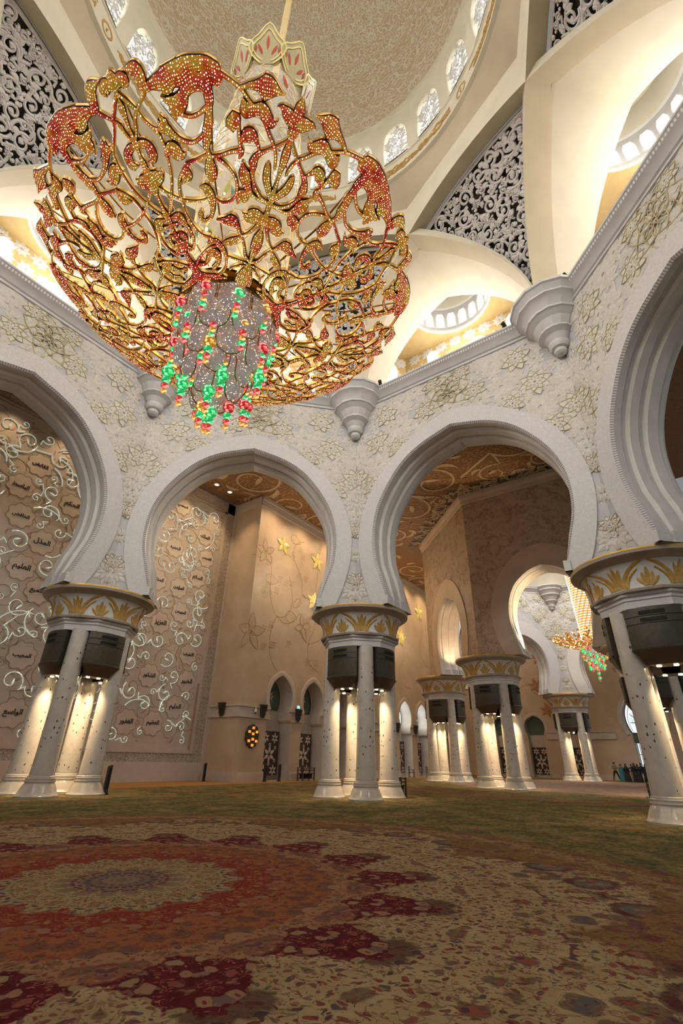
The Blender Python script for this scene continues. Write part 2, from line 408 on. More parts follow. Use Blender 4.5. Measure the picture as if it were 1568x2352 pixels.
# ------------------------------------------------------------------ world frame
# origin: floor point under the main dome; +X runs down the hall to the second dome, +Y to the wall of names
T22 = tan(pi / 8)
class Face:
    """local frame of one side of an octagon: s to the right seen from inside, z up, d outward"""
    def __init__(s, deg, ap, c=(0, 0)):
        a = radians(deg); s.n = (cos(a), sin(a)); s.t = (sin(a), -cos(a)); s.ap = ap; s.c = c
    def p(s, x, z, d=0.0):
        k = s.ap + d
        return (s.c[0] + s.n[0] * k + s.t[0] * x, s.c[1] + s.n[1] * k + s.t[1] * x, z)
def sym(half, per):
    """half profile from right foot to apex -> full list from left foot over the apex to the right foot"""
    h = catmull(half, per)
    return [(-x, z) for x, z in h] + [(x, z) for x, z in reversed(h)][1:]
def inset(C, k):
    """move an arch curve towards the opening by k"""
    out = []
    for i, (x, z) in enumerate(C):
        a = C[max(i - 1, 0)]; b = C[min(i + 1, len(C) - 1)]
        tx, tz = b[0] - a[0], b[1] - a[1]; L = hypot(tx, tz) or 1
        nx, nz = tz / L, -tx / L
        zf = C[0][1]; kk = k if k < 0 or zf < 5 else k * (.15 + .85 * min(1, max(0, (z - zf) / 1.6)))
        out.append((x + nx * kk, z + nz * kk if 0 < i < len(C) - 1 else z))
    return out
def rect_hit(x, z, cx, cz, hw, z0, z1):
    dx, dz = x - cx, z - cz; best = 1e9
    if dx > 1e-9: best = min(best, (hw - cx) / dx)
    if dx < -1e-9: best = min(best, (-hw - cx) / dx)
    if dz > 1e-9: best = min(best, (z1 - cz) / dz)
    if dz < -1e-9: best = min(best, (z0 - cz) / dz)
    return (cx + dx * best, cz + dz * best)
def field(mb, F, curve, hw, z0, z1, d, m, cz, flip=False):
    """wall surface between an arch curve and the wall's rectangle"""
    def q(pt): return F.p(pt[0], pt[1], d)
    outer = []
    for x, z in curve:
        outer.append((x, z) if abs(z - z0) < 1e-6 else rect_hit(x, z, 0, cz, hw, z0, z1))
    for i in range(len(curve) - 1):
        a, b, c, e = curve[i], curve[i + 1], outer[i + 1], outer[i]
        loop = [a, b, c]
        if abs(c[0] - e[0]) > 1e-6 and abs(c[1] - e[1]) > 1e-6:
            cx = -hw if (abs(c[0] + hw) < 1e-6 or abs(e[0] + hw) < 1e-6) else hw
            cy = z0 if (abs(c[1] - z0) < 1e-6 or abs(e[1] - z0) < 1e-6) else z1
            loop.append((cx, cy))
        loop.append(e)
        if flip: loop.reverse()
        mb.poly([q(p) for p in loop], m)

ARCH_IN = [(4.22, 8.6), (4.45, 9.3), (4.75, 10.2), (5.05, 11.2), (5.15, 12.4), (5.0, 13.7), (4.45, 15.05), (3.3, 16.58), (1.95, 17.5), (0, 18.12)]
ARCH_OUT = [(5.1, 8.6), (5.5, 9.5), (5.92, 11.1), (6.03, 12.7), (5.72, 14.3), (4.95, 15.88), (3.7, 17.3), (2.2, 18.35), (.78, 18.95), (0, 19.12)]
AR2_IN = [(2.3, 8.6), (2.55, 9.3), (2.8, 10.2), (2.95, 11.0), (2.95, 11.9), (2.75, 12.9), (2.3, 13.8), (1.7, 14.4), (.9, 14.9), (0, 15.15)]
AR2_OUT = [(3.5, 8.6), (3.85, 9.5), (4.1, 10.5), (4.2, 11.6), (4.1, 12.7), (3.7, 13.9), (3.05, 15.0), (2.2, 15.9), (1.1, 16.55), (0, 16.8)]
IN_PROFILE = [(-.10, 0), (-.06, .10), (.18, .10), (.24, .02), (.42, .02), (.5, .17), (.82, .20), (.9, .12), (1.05, .12), (1.15, .26), (1.55, .28), (1.62, .2), (1.8, .2), (1.9, .12)]

def arch_wall(name, deg, ap, c, ain, aout, th, z1, z2, label, front='field', back='mottled', lod=6, bandback=1):
    """one octagon side: field, raised arch band, stepped soffit and the rear face"""
    F = Face(deg, ap, c); A = sym(ain, lod); B = sym(aout, lod); mb = MB()
    hw = ap * T22; cz = ain[4][1]
    mats = [M[front], M['band'], M['dentil'], M['arch'], M[back], M['alcove']]
    rr = lambda C, d: [F.p(x, z, d) for x, z in C]
    field(mb, F, B, hw, ain[0][1], z1, 0, 0, cz)
    mb.grid([rr(B, 0), rr(B, -.10), rr(A, -.10)], m=1)
    u = [0.0]
    for i in range(1, len(A)): u.append(u[-1] + hypot(A[i][0] - A[i - 1][0], A[i][1] - A[i - 1][1]))
    rows = [rr(A, -.10), rr(inset(A, .02), -.13), rr(inset(A, .12), -.02)]
    mb.grid(rows, m=2, uvs=[[(w * 9, k) for w in u] for k in range(3)])
    k = th / 2.0
    rows = [rr(inset(A, .12), -.02)] + [rr(inset(A, i_), d * k + .1) for d, i_ in IN_PROFILE[2:]] + [rr(inset(A, .10), th + .05)]
    mb.grid(rows, m=3)
    Fb = F
    hb = (ap + th) * T22
    mb.grid([rr(inset(A, .10), th + .05), rr(A, th + .08), rr(B, th + .08), rr(B, th)], m=bandback)
    field(mb, F, B, hb, ain[0][1], z2, th, 4, cz, True)
    # feet on the capitals
    for sgn in (-1, 1):
        mb.poly([F.p(sgn * ain[0][0], ain[0][1], 0), F.p(sgn * hw, ain[0][1], 0), F.p(sgn * hb, ain[0][1], th), F.p(sgn * ain[0][0], ain[0][1], th)], 1)
        for d0, w in ((-.18, .5), (.5, .42), (1.2, .42)):      # stepped impost blocks under the soffit
            if d0 + w < th:
                mb.grid([[F.p(sgn * (ain[0][0] - .02), ain[0][1] + h, d0), F.p(sgn * (ain[0][0] - .02), ain[0][1] + h, d0 + w), F.p(sgn * (ain[0][0] + .25), ain[0][1] + h, d0 + w), F.p(sgn * (ain[0][0] + .25), ain[0][1] + h, d0)] for h in (0, .45)], closed=True, m=1)
                mb.poly([F.p(sgn * (ain[0][0] - .02), ain[0][1] + .45, d0), F.p(sgn * (ain[0][0] - .02), ain[0][1] + .45, d0 + w), F.p(sgn * (ain[0][0] + .25), ain[0][1] + .45, d0 + w), F.p(sgn * (ain[0][0] + .25), ain[0][1] + .45, d0)], 1)
    mb.poly([F.p(-hw, z1, 0), F.p(hw, z1, 0), F.p(hb, z1, th), F.p(-hb, z1, th)], 0)
    o = mb.build(name, mats, angle=28)
    struct(o, label, 'wall'); return o, F

# ---- relief flowers -------------------------------------------------------
def petal(L, w, tip=1.6, n=6, base=.12):
    """half-widths along a pointed petal"""
    pts = []
    for i in range(n + 1):
        t = i / n; pts.append((base * L + (1 - base) * L * t, w * sin(pi * min(1, t ** .8 * .97 + .03)) ** .75 * (1 - t ** 3 * .35) if 0 < i < n else 0.0))
    return pts
def ribbon2(P, w, closed=False):
    """flat ribbon of half width w along 2D points -> (left, right)"""
    L, R = [], []
    n = len(P)
    for i, (x, y) in enumerate(P):
        a = P[(i - 1) % n] if (closed or i) else P[0]; b = P[(i + 1) % n] if (closed or i < n - 1) else P[-1]
        tx, ty = b[0] - a[0], b[1] - a[1]; l = hypot(tx, ty) or 1
        ww = w[i] if isinstance(w, list) else w
        L.append((x - ty / l * ww, y + tx / l * ww)); R.append((x + ty / l * ww, y - tx / l * ww))
    return L, R
def flower(mp, mw, q, cx, cz, R, rot, n=8, kind='A'):
    """mp: petal mesh, mw: wire mesh, q: (x,z,height)->3D"""
    def place(pts, ang):
        ca, sa = cos(ang), sin(ang)
        return [(cx + u * ca - v * sa, cz + u * sa + v * ca) for u, v in pts]
    layers = ((1.0, .30, .025, 0.0), (.66, .24, .05, .5), (.36, .13, .07, 0.0)) if kind != 'C' else ((1.0, .25, .015, 0.0), (.70, .20, .035, .5))
    if kind == 'W': layers = ((1.0, .34, .06, 0.0), (.66, .30, .08, .5))
    for (k, wd, h, ph) in layers:
        for i in range(n):
            ang = rot + (i + ph) * 2 * pi / n
            pr = petal(R * k, R * wd)
            out = [(u, v) for u, v in pr] + [(u, -v) for u, v in reversed(pr[1:-1])]
            P = place(out, ang)
            if kind != 'W':
                tops = []
                mid = place([(R * k * .55, 0)], ang)[0]
                b = len(mp.v)
                mp.vert(q(mid[0], mid[1], h + .035))
                for x, z in P: mp.vert(q(x, z, h))
                for x, z in P: mp.vert(q(x, z, h - .045))
                m_ = len(P)
                for j in range(m_):
                    mp.face((b, b + 1 + j, b + 1 + (j + 1) % m_), 0 if kind == 'A' else 1)
                    mp.face((b + 1 + j, b + 1 + m_ + j, b + 1 + m_ + (j + 1) % m_, b + 1 + (j + 1) % m_), 0 if kind == 'A' else 1)
            if kind == 'W' or (kind == 'A' and k > .5):
                w = .017 * (1.6 if kind == 'W' else min(1, R / .75))
                L, Rr = ribbon2(P, w, True)
                hh = h + (.03 if kind == 'A' else .0)
                mw.grid([[q(x, z, hh - .05) for x, z in L], [q(x, z, hh) for x, z in L], [q(x, z, hh) for x, z in Rr], [q(x, z, hh - .05) for x, z in Rr]], closed=True)

FLOWERS = [('W', 0, 20.45, 1.45, .1), ('A', -1.5, 19.72, .72, .2), ('A', 1.55, 19.75, .72, .5), ('A', -.92, 21.42, .62, .1), ('A', .92, 21.42, .62, .4),
           ('A', -4.08, 20.6, .84, .1), ('A', 3.98, 20.75, .84, .3), ('A', -4.72, 18.8, .86, .4), ('A', 4.66, 18.75, .86, .15), ('A', -3.45, 17.95, .7, 0), ('A', 3.42, 17.92, .7, .2),
           ('A', -5.15, 15.8, .8, .3), ('A', 5.1, 15.8, .8, .2), ('A', -6.2, 16.6, .82, .2), ('A', 6.2, 16.6, .82, .35), ('A', -6.18, 13.2, .5, .1), ('A', 6.18, 13.2, .5, .3), ('A', -6.18, 10.2, .46, .3), ('A', 6.18, 10.2, .46, .1),
           ('C', -2.85, 21.1, .95, .2), ('C', 2.65, 21.2, .95, .2), ('C', -3.1, 19.35, .98, .1), ('C', 3.0, 19.3, .98, .3), ('C', -4.63, 17.15, .95, .1), ('C', 4.65, 17.15, .95, .3), ('C', -6.1, 18.2, 1.0, .1), ('C', 6.15, 18.15, 1.0, .2),
           ('C', -6.15, 15.0, .75, .1), ('C', 6.15, 15.1, .75, .2), ('C', -5.5, 21.3, .9, .1), ('C', 5.5, 21.3, .9, .1), ('C', -6.2, 11.7, .5, .2), ('C', 6.2, 11.7, .5, .2), ('C', -.02, 21.6, .5, .2)]
def _outside_band(x, z, pad):
    C = ARCH_OUT; best = 1e9; inside_ = False
    x = abs(x)
    for (a, b), (c, d) in zip(C, C[1:]):
        for k in range(5):
            t = k / 4; best = min(best, hypot(a + (c - a) * t - x, b + (d - b) * t - z))
    ang = hypot(x, z - 12.4); e = [hypot(a, b - 12.4) for a, b in C]
    th = atan2(z - 12.4, x); R_ = min(((abs(atan2(b - 12.4, a) - th)), hypot(a, b - 12.4)) for a, b in C)[1]
    return ang > R_ and best > pad
_rg = random.Random(17); _pts = []
for _ in range(6000):
    x, z = _rg.uniform(0, 6.3), _rg.uniform(9.4, 21.9); r_ = _rg.uniform(.5, .85)
    if _outside_band(x, z, r_ * .55) and all(hypot(x - a, z - b) > (r_ + c) * .74 for a, b, c in _pts) and all(hypot(x - f[1], z - f[2]) > .55 for f in FLOWERS if f[0] != 'W'):
        _pts.append((x, z, r_))
for x, z, r_ in _pts:
    FLOWERS.append(('C', x, z, r_, x)); FLOWERS.append(('C', -x, z, r_, z))
def inlay(wall, F, kz=1.0, zc=8.6, kx=1.0, hw=6.29, ztop=21.9):
    mp, mw = MB(), MB()
    def q(x, z, h):
        x = max(-hw, min(hw, x)); z = min(z, ztop)
        return F.p(x, z, -h)
    for kind, x, z, R, rot in FLOWERS:
        flower(mp, mw, q, x * kx, zc + (z - zc) * kz, R * min(kx, 1), rot, 7 if kind == 'W' else 8, kind)
    mp.build('flower_relief', [M['petal'], M['petal2']], wall, smooth=False)
    mw.build('flower_outline', M['wire'], wall, smooth=False)

def cornice_run(name, deg, ap, c, z0, label, k=1.0):
    F = Face(deg, ap, c); mb = MB()
    prof = [(0, 0), (-.10, .03), (-.10, .12), (-.05, .15), (-.05, .22), (-.14, .27), (-.22, .40), (-.38, .56), (-.46, .62), (-.46, .80), (-.52, .84), (-.52, .95), (.9, 1.0)]
    rows = []; n = 40
    for d, h in prof:
        hw = (ap + d * k) * T22
        rows.append([F.p(-hw + 2 * hw * j / n, z0 + h * k, d * k) for j in range(n + 1)])
    uv = [[(j * 2.0, i) for j in range(n + 1)] for i in range(len(prof))]
    mats = [0, 0, 0, 0, 0, 0, 0, 0, 1, 0, 0, 0]
    mb.grid(rows, mats=mats, uvs=uv)
    return struct(mb.build(name, [M['cornice'], M['dentil']], angle=25), label, 'cornice')

def corbel(ang, c, rho, z0, label, k=1.0):
    o = empty('wall_corbel', (c[0] + rho * cos(ang), c[1] + rho * sin(ang), z0), ang)
    tag(o, label, 'corbel', 'stepped corbels under the cornice')
    tiers = (('pendant_knob', 16, [(.02, 0), (.18, .03), (.29, .14), (.31, .26), (.27, .33)]),
             ('lower_tier', 16, [(.27, .33), (.40, .38), (.47, .5), (.50, .62), (.50, .70), (.44, .74), (.50, .85), (.62, 1.05), (.80, 1.18), (.88, 1.22), (.88, 1.33), (.82, 1.37)]),
             ('middle_tier', 14, [(.82, 1.37), (.90, 1.5), (1.04, 1.78), (1.28, 2.0), (1.38, 2.04), (1.38, 2.16), (1.31, 2.2)]),
             ('upper_tier', 14, [(1.31, 2.2), (1.40, 2.35), (1.53, 2.55), (1.68, 2.68), (1.76, 2.72), (1.76, 2.84), (1.70, 2.88), (1.78, 3.0), (1.90, 3.15), (2.0, 3.2), (2.0, 3.36), (.6, 3.41)]))
    for nm, n, pr in tiers:
        mb = MB(); mb.lathe([(r * k, z * k) for r, z in pr], n); mb.build(nm, M['cornice'], o, angle=20)
    return o

# ------------------------------------------------------------------ floor and carpet
mb = MB(); mb.box((28, 2, -.11), (110, 60, .2)); fl = mb.build('floor', M['alcove2'], smooth=False); struct(fl, 'pale stone floor slab under the carpet', 'floor')
mb = MB(); mb.grid([[(-22 + 86 * i / 40, -24 + 44.6 * j / 20, .0) for i in range(41)] for j in range(21)])
mb.grid([[(-22, -24, -.02), (64, -24, -.02)], [(-22, -24, 0), (64, -24, 0)]])
mb.grid([[(21, 20.6, -.0), (-22, 20.6, -.0)], [(21, 23.9, 0), (-22, 23.9, 0)]])
tag(mb.build('carpet', M['carpet'], smooth=False), 'huge hall carpet with red and cream medallion inside a mottled green field', 'carpet')

# ------------------------------------------------------------------ main octagon walls
AP = 15.2; TH = 2.3
names = {0: ('wall_east', 'flower-carved arch wall facing the camera, right of the middle column'), 45: ('wall_northeast', 'flower-carved arch wall below the chandelier, left of the middle column'),
         90: ('wall_north', 'flower-carved arch wall at the left edge, framing the engraved names'), -45: ('wall_southeast', 'flower-carved arch wall at the right edge, seen steeply')}
for deg, (nm, lb) in names.items():
    w, F = arch_wall(nm, deg, AP, (0, 0), ARCH_IN, ARCH_OUT, TH, 22.3, 22.8, lb)
    inlay(w, F)
cn = 0
for deg, lb in ((0, 'moulded white cornice over the right-hand centre arch'), (45, 'moulded white cornice half hidden behind the big chandelier'), (90, 'moulded white cornice slanting down from the left edge'), (-45, 'moulded white cornice rising steeply to the right edge'),
                (135, None), (-90, None), (180, None), (-135, None)):
    cn += 1
    cornice_run('trim_%d' % cn, deg, AP, (0, 0), 21.85, lb or ['moulded cornice behind the viewer, first run', 'moulded cornice behind the viewer, second run', 'moulded cornice behind the viewer, third run', 'moulded cornice behind the viewer, fourth run'][cn - 5])
corbel(radians(22.5), (0, 0), 16.1, 19.5, 'stepped white corbel straight above the middle column')
corbel(radians(67.5), (0, 0), 16.1, 19.5, 'stepped white corbel partly covered by the lower left rim of the chandelier')
corbel(radians(-22.5), (0, 0), 16.1, 19.5, 'large stepped white corbel at the upper right, fully in view')

# ------------------------------------------------------------------ star vault of the main dome
DC = 10.65; Z0 = 22.85; HZ = 8.55
def arch_z(s): return Z0 + HZ * sqrt(max(0, 1 - (s / 10.66) ** 2)) ** 1.1
def chord(deg, s, z, d=0.0):
    """point on the vertical plane of one rib; d outward"""
    a = radians(deg); k = DC + d
    return (cos(a) * k - sin(a) * s, sin(a) * k + cos(a) * s, z)
NODE = DC * T22
def rib_back(deg, s, extra=0.0, D=.95):
    x, z = off_arch(s, extra); p = chord(deg, x, z)
    t = min(1, max(0, (abs(s) - NODE * .8) / (NODE * .5))); a = radians(deg + (22.5 if s > 0 else -22.5) * t)
    return (p[0] + cos(a) * D, p[1] + sin(a) * D, z)
def off_arch(s, extra=0.0):
    """point just outside the arch line: the thickness of the rib"""
    e = .01; a, b = max(-10.655, s - e), min(10.655, s + e)
    ds, dz = b - a, arch_z(b) - arch_z(a); L = hypot(ds, dz)
    t = min(1, max(0, (abs(s) - NODE) / (DC - NODE))); w = .10 + .55 * (1 - t) + extra
    return (s - dz / L * w, min(arch_z(s) + ds / L * w, 33.2))
mbs = []
for k in range(8):
    deg = 22.5 + 45 * k; mb = MB()
    S = [-DC * .9995 * cos(pi * j / 72) for j in range(73)]
    lo = [chord(deg, s, arch_z(s)) for s in S]; lo2 = [chord(deg, s, arch_z(s) + .35, .95) for s in S]
    up = [chord(deg, *off_arch(s), 0) for s in S]; up2 = [rib_back(deg, s) for s in S]
    mb.grid([lo, up, up2], m=0)
    mid = [j for j, s in enumerate(S) if abs(s) <= NODE + .12]
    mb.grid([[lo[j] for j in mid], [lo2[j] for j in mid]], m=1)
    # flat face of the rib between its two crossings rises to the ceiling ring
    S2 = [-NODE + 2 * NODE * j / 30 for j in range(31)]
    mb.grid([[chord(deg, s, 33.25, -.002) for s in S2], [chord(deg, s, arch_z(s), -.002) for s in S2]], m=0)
    struct(mb.build('ceiling_rib', [M['plaster'], M['plaster_shaded']], angle=30), None, 'rib')
    mbs.append(COL.objects[-1])
for k, o in enumerate([x for x in COL.objects if x.name.startswith('ceiling_rib')]):
    o['label'] = ['cream vault rib arching from the left-hand corbel to the right one', 'cream vault rib above the chandelier, from middle corbel to the left', 'cream vault rib rising at the upper left corner', 'cream vault rib behind the viewer on the qibla side', 'cream vault rib overhead behind the viewer', 'cream vault rib behind the viewer on the right', 'cream vault rib crossing the upper right corner', 'cream vault rib climbing from the middle corbel to the right edge'][k]
    o['group'] = 'interlaced vault ribs under the dome'
# ceiling ring between the star and the drum
mb = MB()
outer = []; 
RS = []
for j in range(96):
    a = 2 * pi * j / 96 + radians(22.5)
    b = (a - radians(22.5) + pi / 8) % (pi / 4) - pi / 8
    RS.append((a, DC / cos(b)))
mb.grid([[(r * cos(a), r * sin(a), 33.25) for a, r in RS], [((r * .5 + 5.15) * cos(a), (r * .5 + 5.15) * sin(a), 33.75) for a, r in RS], [(10.25 * cos(a), 10.25 * sin(a), 34.55) for a, r in RS]], closed=True, m=0)
struct(mb.build('ceiling_ring', [M['plaster_shaded']], angle=20), 'flat ceiling ring in shade-toned plaster between the vault ribs and the dome', 'ceiling')
# drum
mb = MB()
mb.lathe([(10.25, 34.55), (10.02, 34.6), (10.0, 34.72), (10.06, 34.78), (10.04, 34.84), (10.1, 34.9), (10.1, 36.3), (10.02, 36.36), (10.02, 36.44), (10.12, 36.52), (10.12, 36.72)], 96, m=0)
rows = []
NW = 24; W0 = radians(0.85)
AZ = [36.16 - (37.0 + 15 * i) for i in range(NW)]
HWIN = 5.1
def cyl(a, z, r=10.12): return (r * cos(a), r * sin(a), z)
win_out = [(-1, 36.84), (-1, 39.2), (-.93, 39.9), (-.72, 40.5), (-.4, 40.82), (0, 40.95), (.4, 40.82), (.72, 40.5), (.93, 39.9), (1, 39.2), (1, 36.84)]
for i in range(NW):
    a = radians(AZ[i]); h = radians(HWIN); e = radians(7.5)
    P = [(a + u * h, z) for u, z in win_out]
    Q = [(a - e, 36.72), (a - e, 39.2), (a - e, 40.4), (a - e, 42.7), (a - .4 * h, 42.7), (a, 42.7), (a + .4 * h, 42.7), (a + e, 42.7), (a + e, 40.4), (a + e, 39.2), (a + e, 36.72)]
    mb.grid([[cyl(x, z) for x, z in Q], [cyl(x, z) for x, z in P], [cyl(x, z, 10.7) for x, z in P]], m=0)
    mb.poly([cyl(a - e, 36.72), cyl(a + e, 36.72), cyl(a + h, 36.84), cyl(a - h, 36.84)], 0)
    mb.poly([cyl(a - h, 36.84), cyl(a + h, 36.84), cyl(a + h, 36.84, 10.7), cyl(a - h, 36.84, 10.7)], 0)
mb.lathe([(10.12, 42.7), (10.02, 42.75), (10.02, 42.9), (10.2, 43.0), (10.35, 43.05)], 96, m=0)
mb.lathe([(10.7, 34.5), (11.3, 34.5), (11.3, 43.0), (10.35, 43.05)], 64, m=0)
struct(mb.build('wall_drum', [M['plaster']], angle=30), 'cream dome drum pierced by lattice windows', 'wall')
# dome shell
mb = MB()
mb.lathe([(10.4 * cos(t), 43.0 + 9.5 * sin(t)) for t in [pi / 2 * i / 28 for i in range(28)] + [pi / 2 * .996]], 96)
struct(mb.build('ceiling_dome', [M['dome']], angle=60), 'main dome covered in cream arabesque relief', 'dome')

# ------------------------------------------------------------------ arabesque scrollwork generator (2D)
def arabesque(inside, box, rmax, rmin, seed, w=.09, tries=2500, turns=1.35, leafy=True, wmin=.02, decay=.988):
    """vine scrolls packed into a shape: returns a list of (points, halfwidths) strokes"""
    rg = random.Random(seed); C = []; out = []
    x0, y0, x1, y1 = box; r = rmax; fails = 0
    for _ in range(tries):
        x, y = rg.uniform(x0, x1), rg.uniform(y0, y1)
        if not inside(x, y, r): fails += 1
        elif any((x - a) ** 2 + (y - b) ** 2 < (r + c * .98) ** 2 for a, b, c in C): fails += 1
        else: C.append((x, y, r)); fails = 0
        if fails > 25: r = max(rmin, r * decay); fails = 0
    for i, (x, y, r) in enumerate(C):
        best = None
        for a, b, c in C[:i]:
            d = hypot(a - x, b - y) - c - r
            if best is None or d < best[0]: best = (d, a, b, c)
        a0 = atan2(best[2] - y, best[1] - x) if best else rg.uniform(0, 6.28)
        sg = 1 if i % 2 else -1; P = []; W = []
        ww = max(wmin, w * min(1, .45 + r / rmax * .6))
        if best:
            d, a, b, c = best
            ex, ey = a + (c * .92) * cos(a0 + pi - .5 * sg), b + (c * .92) * sin(a0 + pi - .5 * sg)
            sx, sy = x + r * .95 * cos(a0), y + r * .95 * sin(a0)
            if d < r * 1.2:
                for k in range(4):
                    t = k / 4; P.append((ex + (sx - ex) * t, ey + (sy - ey) * t)); W.append(ww)
        n = 22
        for k in range(n + 1):
            t = k / n; an = a0 + sg * turns * 2 * pi * t; rr = r * (.95 - .62 * t ** .9)
            P.append((x + rr * cos(an), y + rr * sin(an))); W.append(ww * (1 - .35 * t))
        # bud in the eye of the scroll
        an = a0 + sg * turns * 2 * pi; ex, ey = P[-1]
        for k in range(1, 6):
            t = k / 5; P.append((ex - r * .55 * t * cos(an - sg * .5), ey - r * .55 * t * sin(an - sg * .5))); W.append(max(.004, ww * (1.9 * sin(pi * (.25 + .75 * t)))))
        out.append((P, W))
        if leafy:
            for q in range(3):
                an = a0 + sg * (1.2 + 1.7 * q); L = r * (.55 if q else .75)
                bx, by = x + r * .9 * cos(an), y + r * .9 * sin(an); dr = an + sg * 1.0
                lp, lw = [], []
                for k in range(7):
                    t = k / 6; bend = dr + sg * (t - .3) * .9
                    bx2 = bx + L * t * cos(bend); by2 = by + L * t * sin(bend)
                    lp.append((bx2, by2)); lw.append(max(.003, ww * 1.9 * sin(pi * min(1, .12 + t * .88)) ** 1.2))
                if inside(lp[-1][0], lp[-1][1], 0): out.append((lp, lw))
    return out
def strokes_mesh(mb, strokes, q, depth, m=0, bevel=True, back=True):
    """thick ribbons: q maps (x,y,h) to 3D, h towards the viewer"""
    for P, W in strokes:
        L, R = ribbon2(P, W)
        rows = [[q(x, y, -depth) for x, y in L], [q(x, y, 0) for x, y in L]]
        if bevel:
            rows.append([q((a[0] + b[0]) / 2, (a[1] + b[1]) / 2, depth * .35) for a, b in zip(L, R)])
        rows += [[q(x, y, 0) for x, y in R], [q(x, y, -depth) for x, y in R]]
        mb.grid(rows, m=m)

# ------------------------------------------------------------------ pierced pendentive screens
def screen(k, label):
    """triangular pierced panel between three ribs, springing from corbel k"""
    ca = 22.5 + 45 * k; D = .95
    def e2(u):   # left edge: down the rib on the left
        s = DC * .992 + (NODE + .3 - DC * .992) * (1 - cos(pi / 2 * u)) ** .9; return Vector(rib_back(ca + 45, -s))
    def e3(u):
        s = DC * .992 + (NODE + .3 - DC * .992) * (1 - cos(pi / 2 * u)) ** .9; return Vector(rib_back(ca - 45, s))
    def e1(v):   # top edge from left to right
        s = (NODE - .1) * (1 - 2 * v); return Vector(chord(ca, s, arch_z(s) + .30, D))
    def patch(u, v):
        a, b = e2(u), e3(u); p = a.lerp(b, v)
        return p + (e1(v) - e2(1).lerp(e3(1), v)) * (u ** 2.5)
    ctr = Vector((cos(radians(ca)) * 9, sin(radians(ca)) * 9, 22))
    Hh = 10.0
    nb = Vector((-cos(radians(ca)), -sin(radians(ca)), -.25)).normalized()
    def width(u): return (e2(u) - e3(u)).length
    def q(x, y, h):
        u = min(1.0, max(.0, y / Hh)); w = max(width(u), .05); v = min(1, max(0, x / w + .5))
        p = patch(u, v); n = (ctr - p).normalized() if h > -.3 else nb; return p + n * h
    def inside(x, y, r):
        u = y / Hh
        return .02 < u and y + r < Hh * .985 and abs(x) + r < width(u) / 2 - .05 and abs(x) + r < width(max(0, u - r / Hh)) / 2 + .12
    st = arabesque(inside, (-4.6, .3, 4.6, Hh), .50, .14, 11 + k, w=.085, tries=6500, wmin=.045, turns=1.1)
    st += arabesque(inside, (-4.6, .3, 4.6, Hh), .80, .28, 31 + k, w=.085, tries=2200, wmin=.05, turns=.65)
    for sgn in (-1, 1):   # edging band
        st.append(([(sgn * (width(t / 30) / 2 - .07), Hh * t / 30) for t in range(1, 31)], [.09] * 30))
    st.append(([(-4.3 + 8.6 * t / 20, Hh * .985) for t in range(21)], [.09] * 21))
    mb = MB(); strokes_mesh(mb, st, q, .16)
    o = mb.build('pendentive_screen', M['screen'], angle=40)
    tag(o, label, 'screen', 'pierced arabesque screens under the dome')
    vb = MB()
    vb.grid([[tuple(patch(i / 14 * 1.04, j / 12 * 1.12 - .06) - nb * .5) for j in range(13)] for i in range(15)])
    vb.build('shade_backing', M['void'], o)  # dark sheet put in for the unlit space behind the screen
    return o
screen(0, 'pierced white arabesque screen hidden behind the chandelier, over the middle corbel')
screen(1, 'pierced white arabesque screen seen through the chandelier, over the left-hand corbel')
screen(2, 'tall pierced white arabesque screen in the upper left corner')
screen(-1, 'pierced white arabesque screen right of the chandelier, above the big right-hand corbel')
screen(-2, 'pierced white arabesque screen cut off by the top edge at upper right')

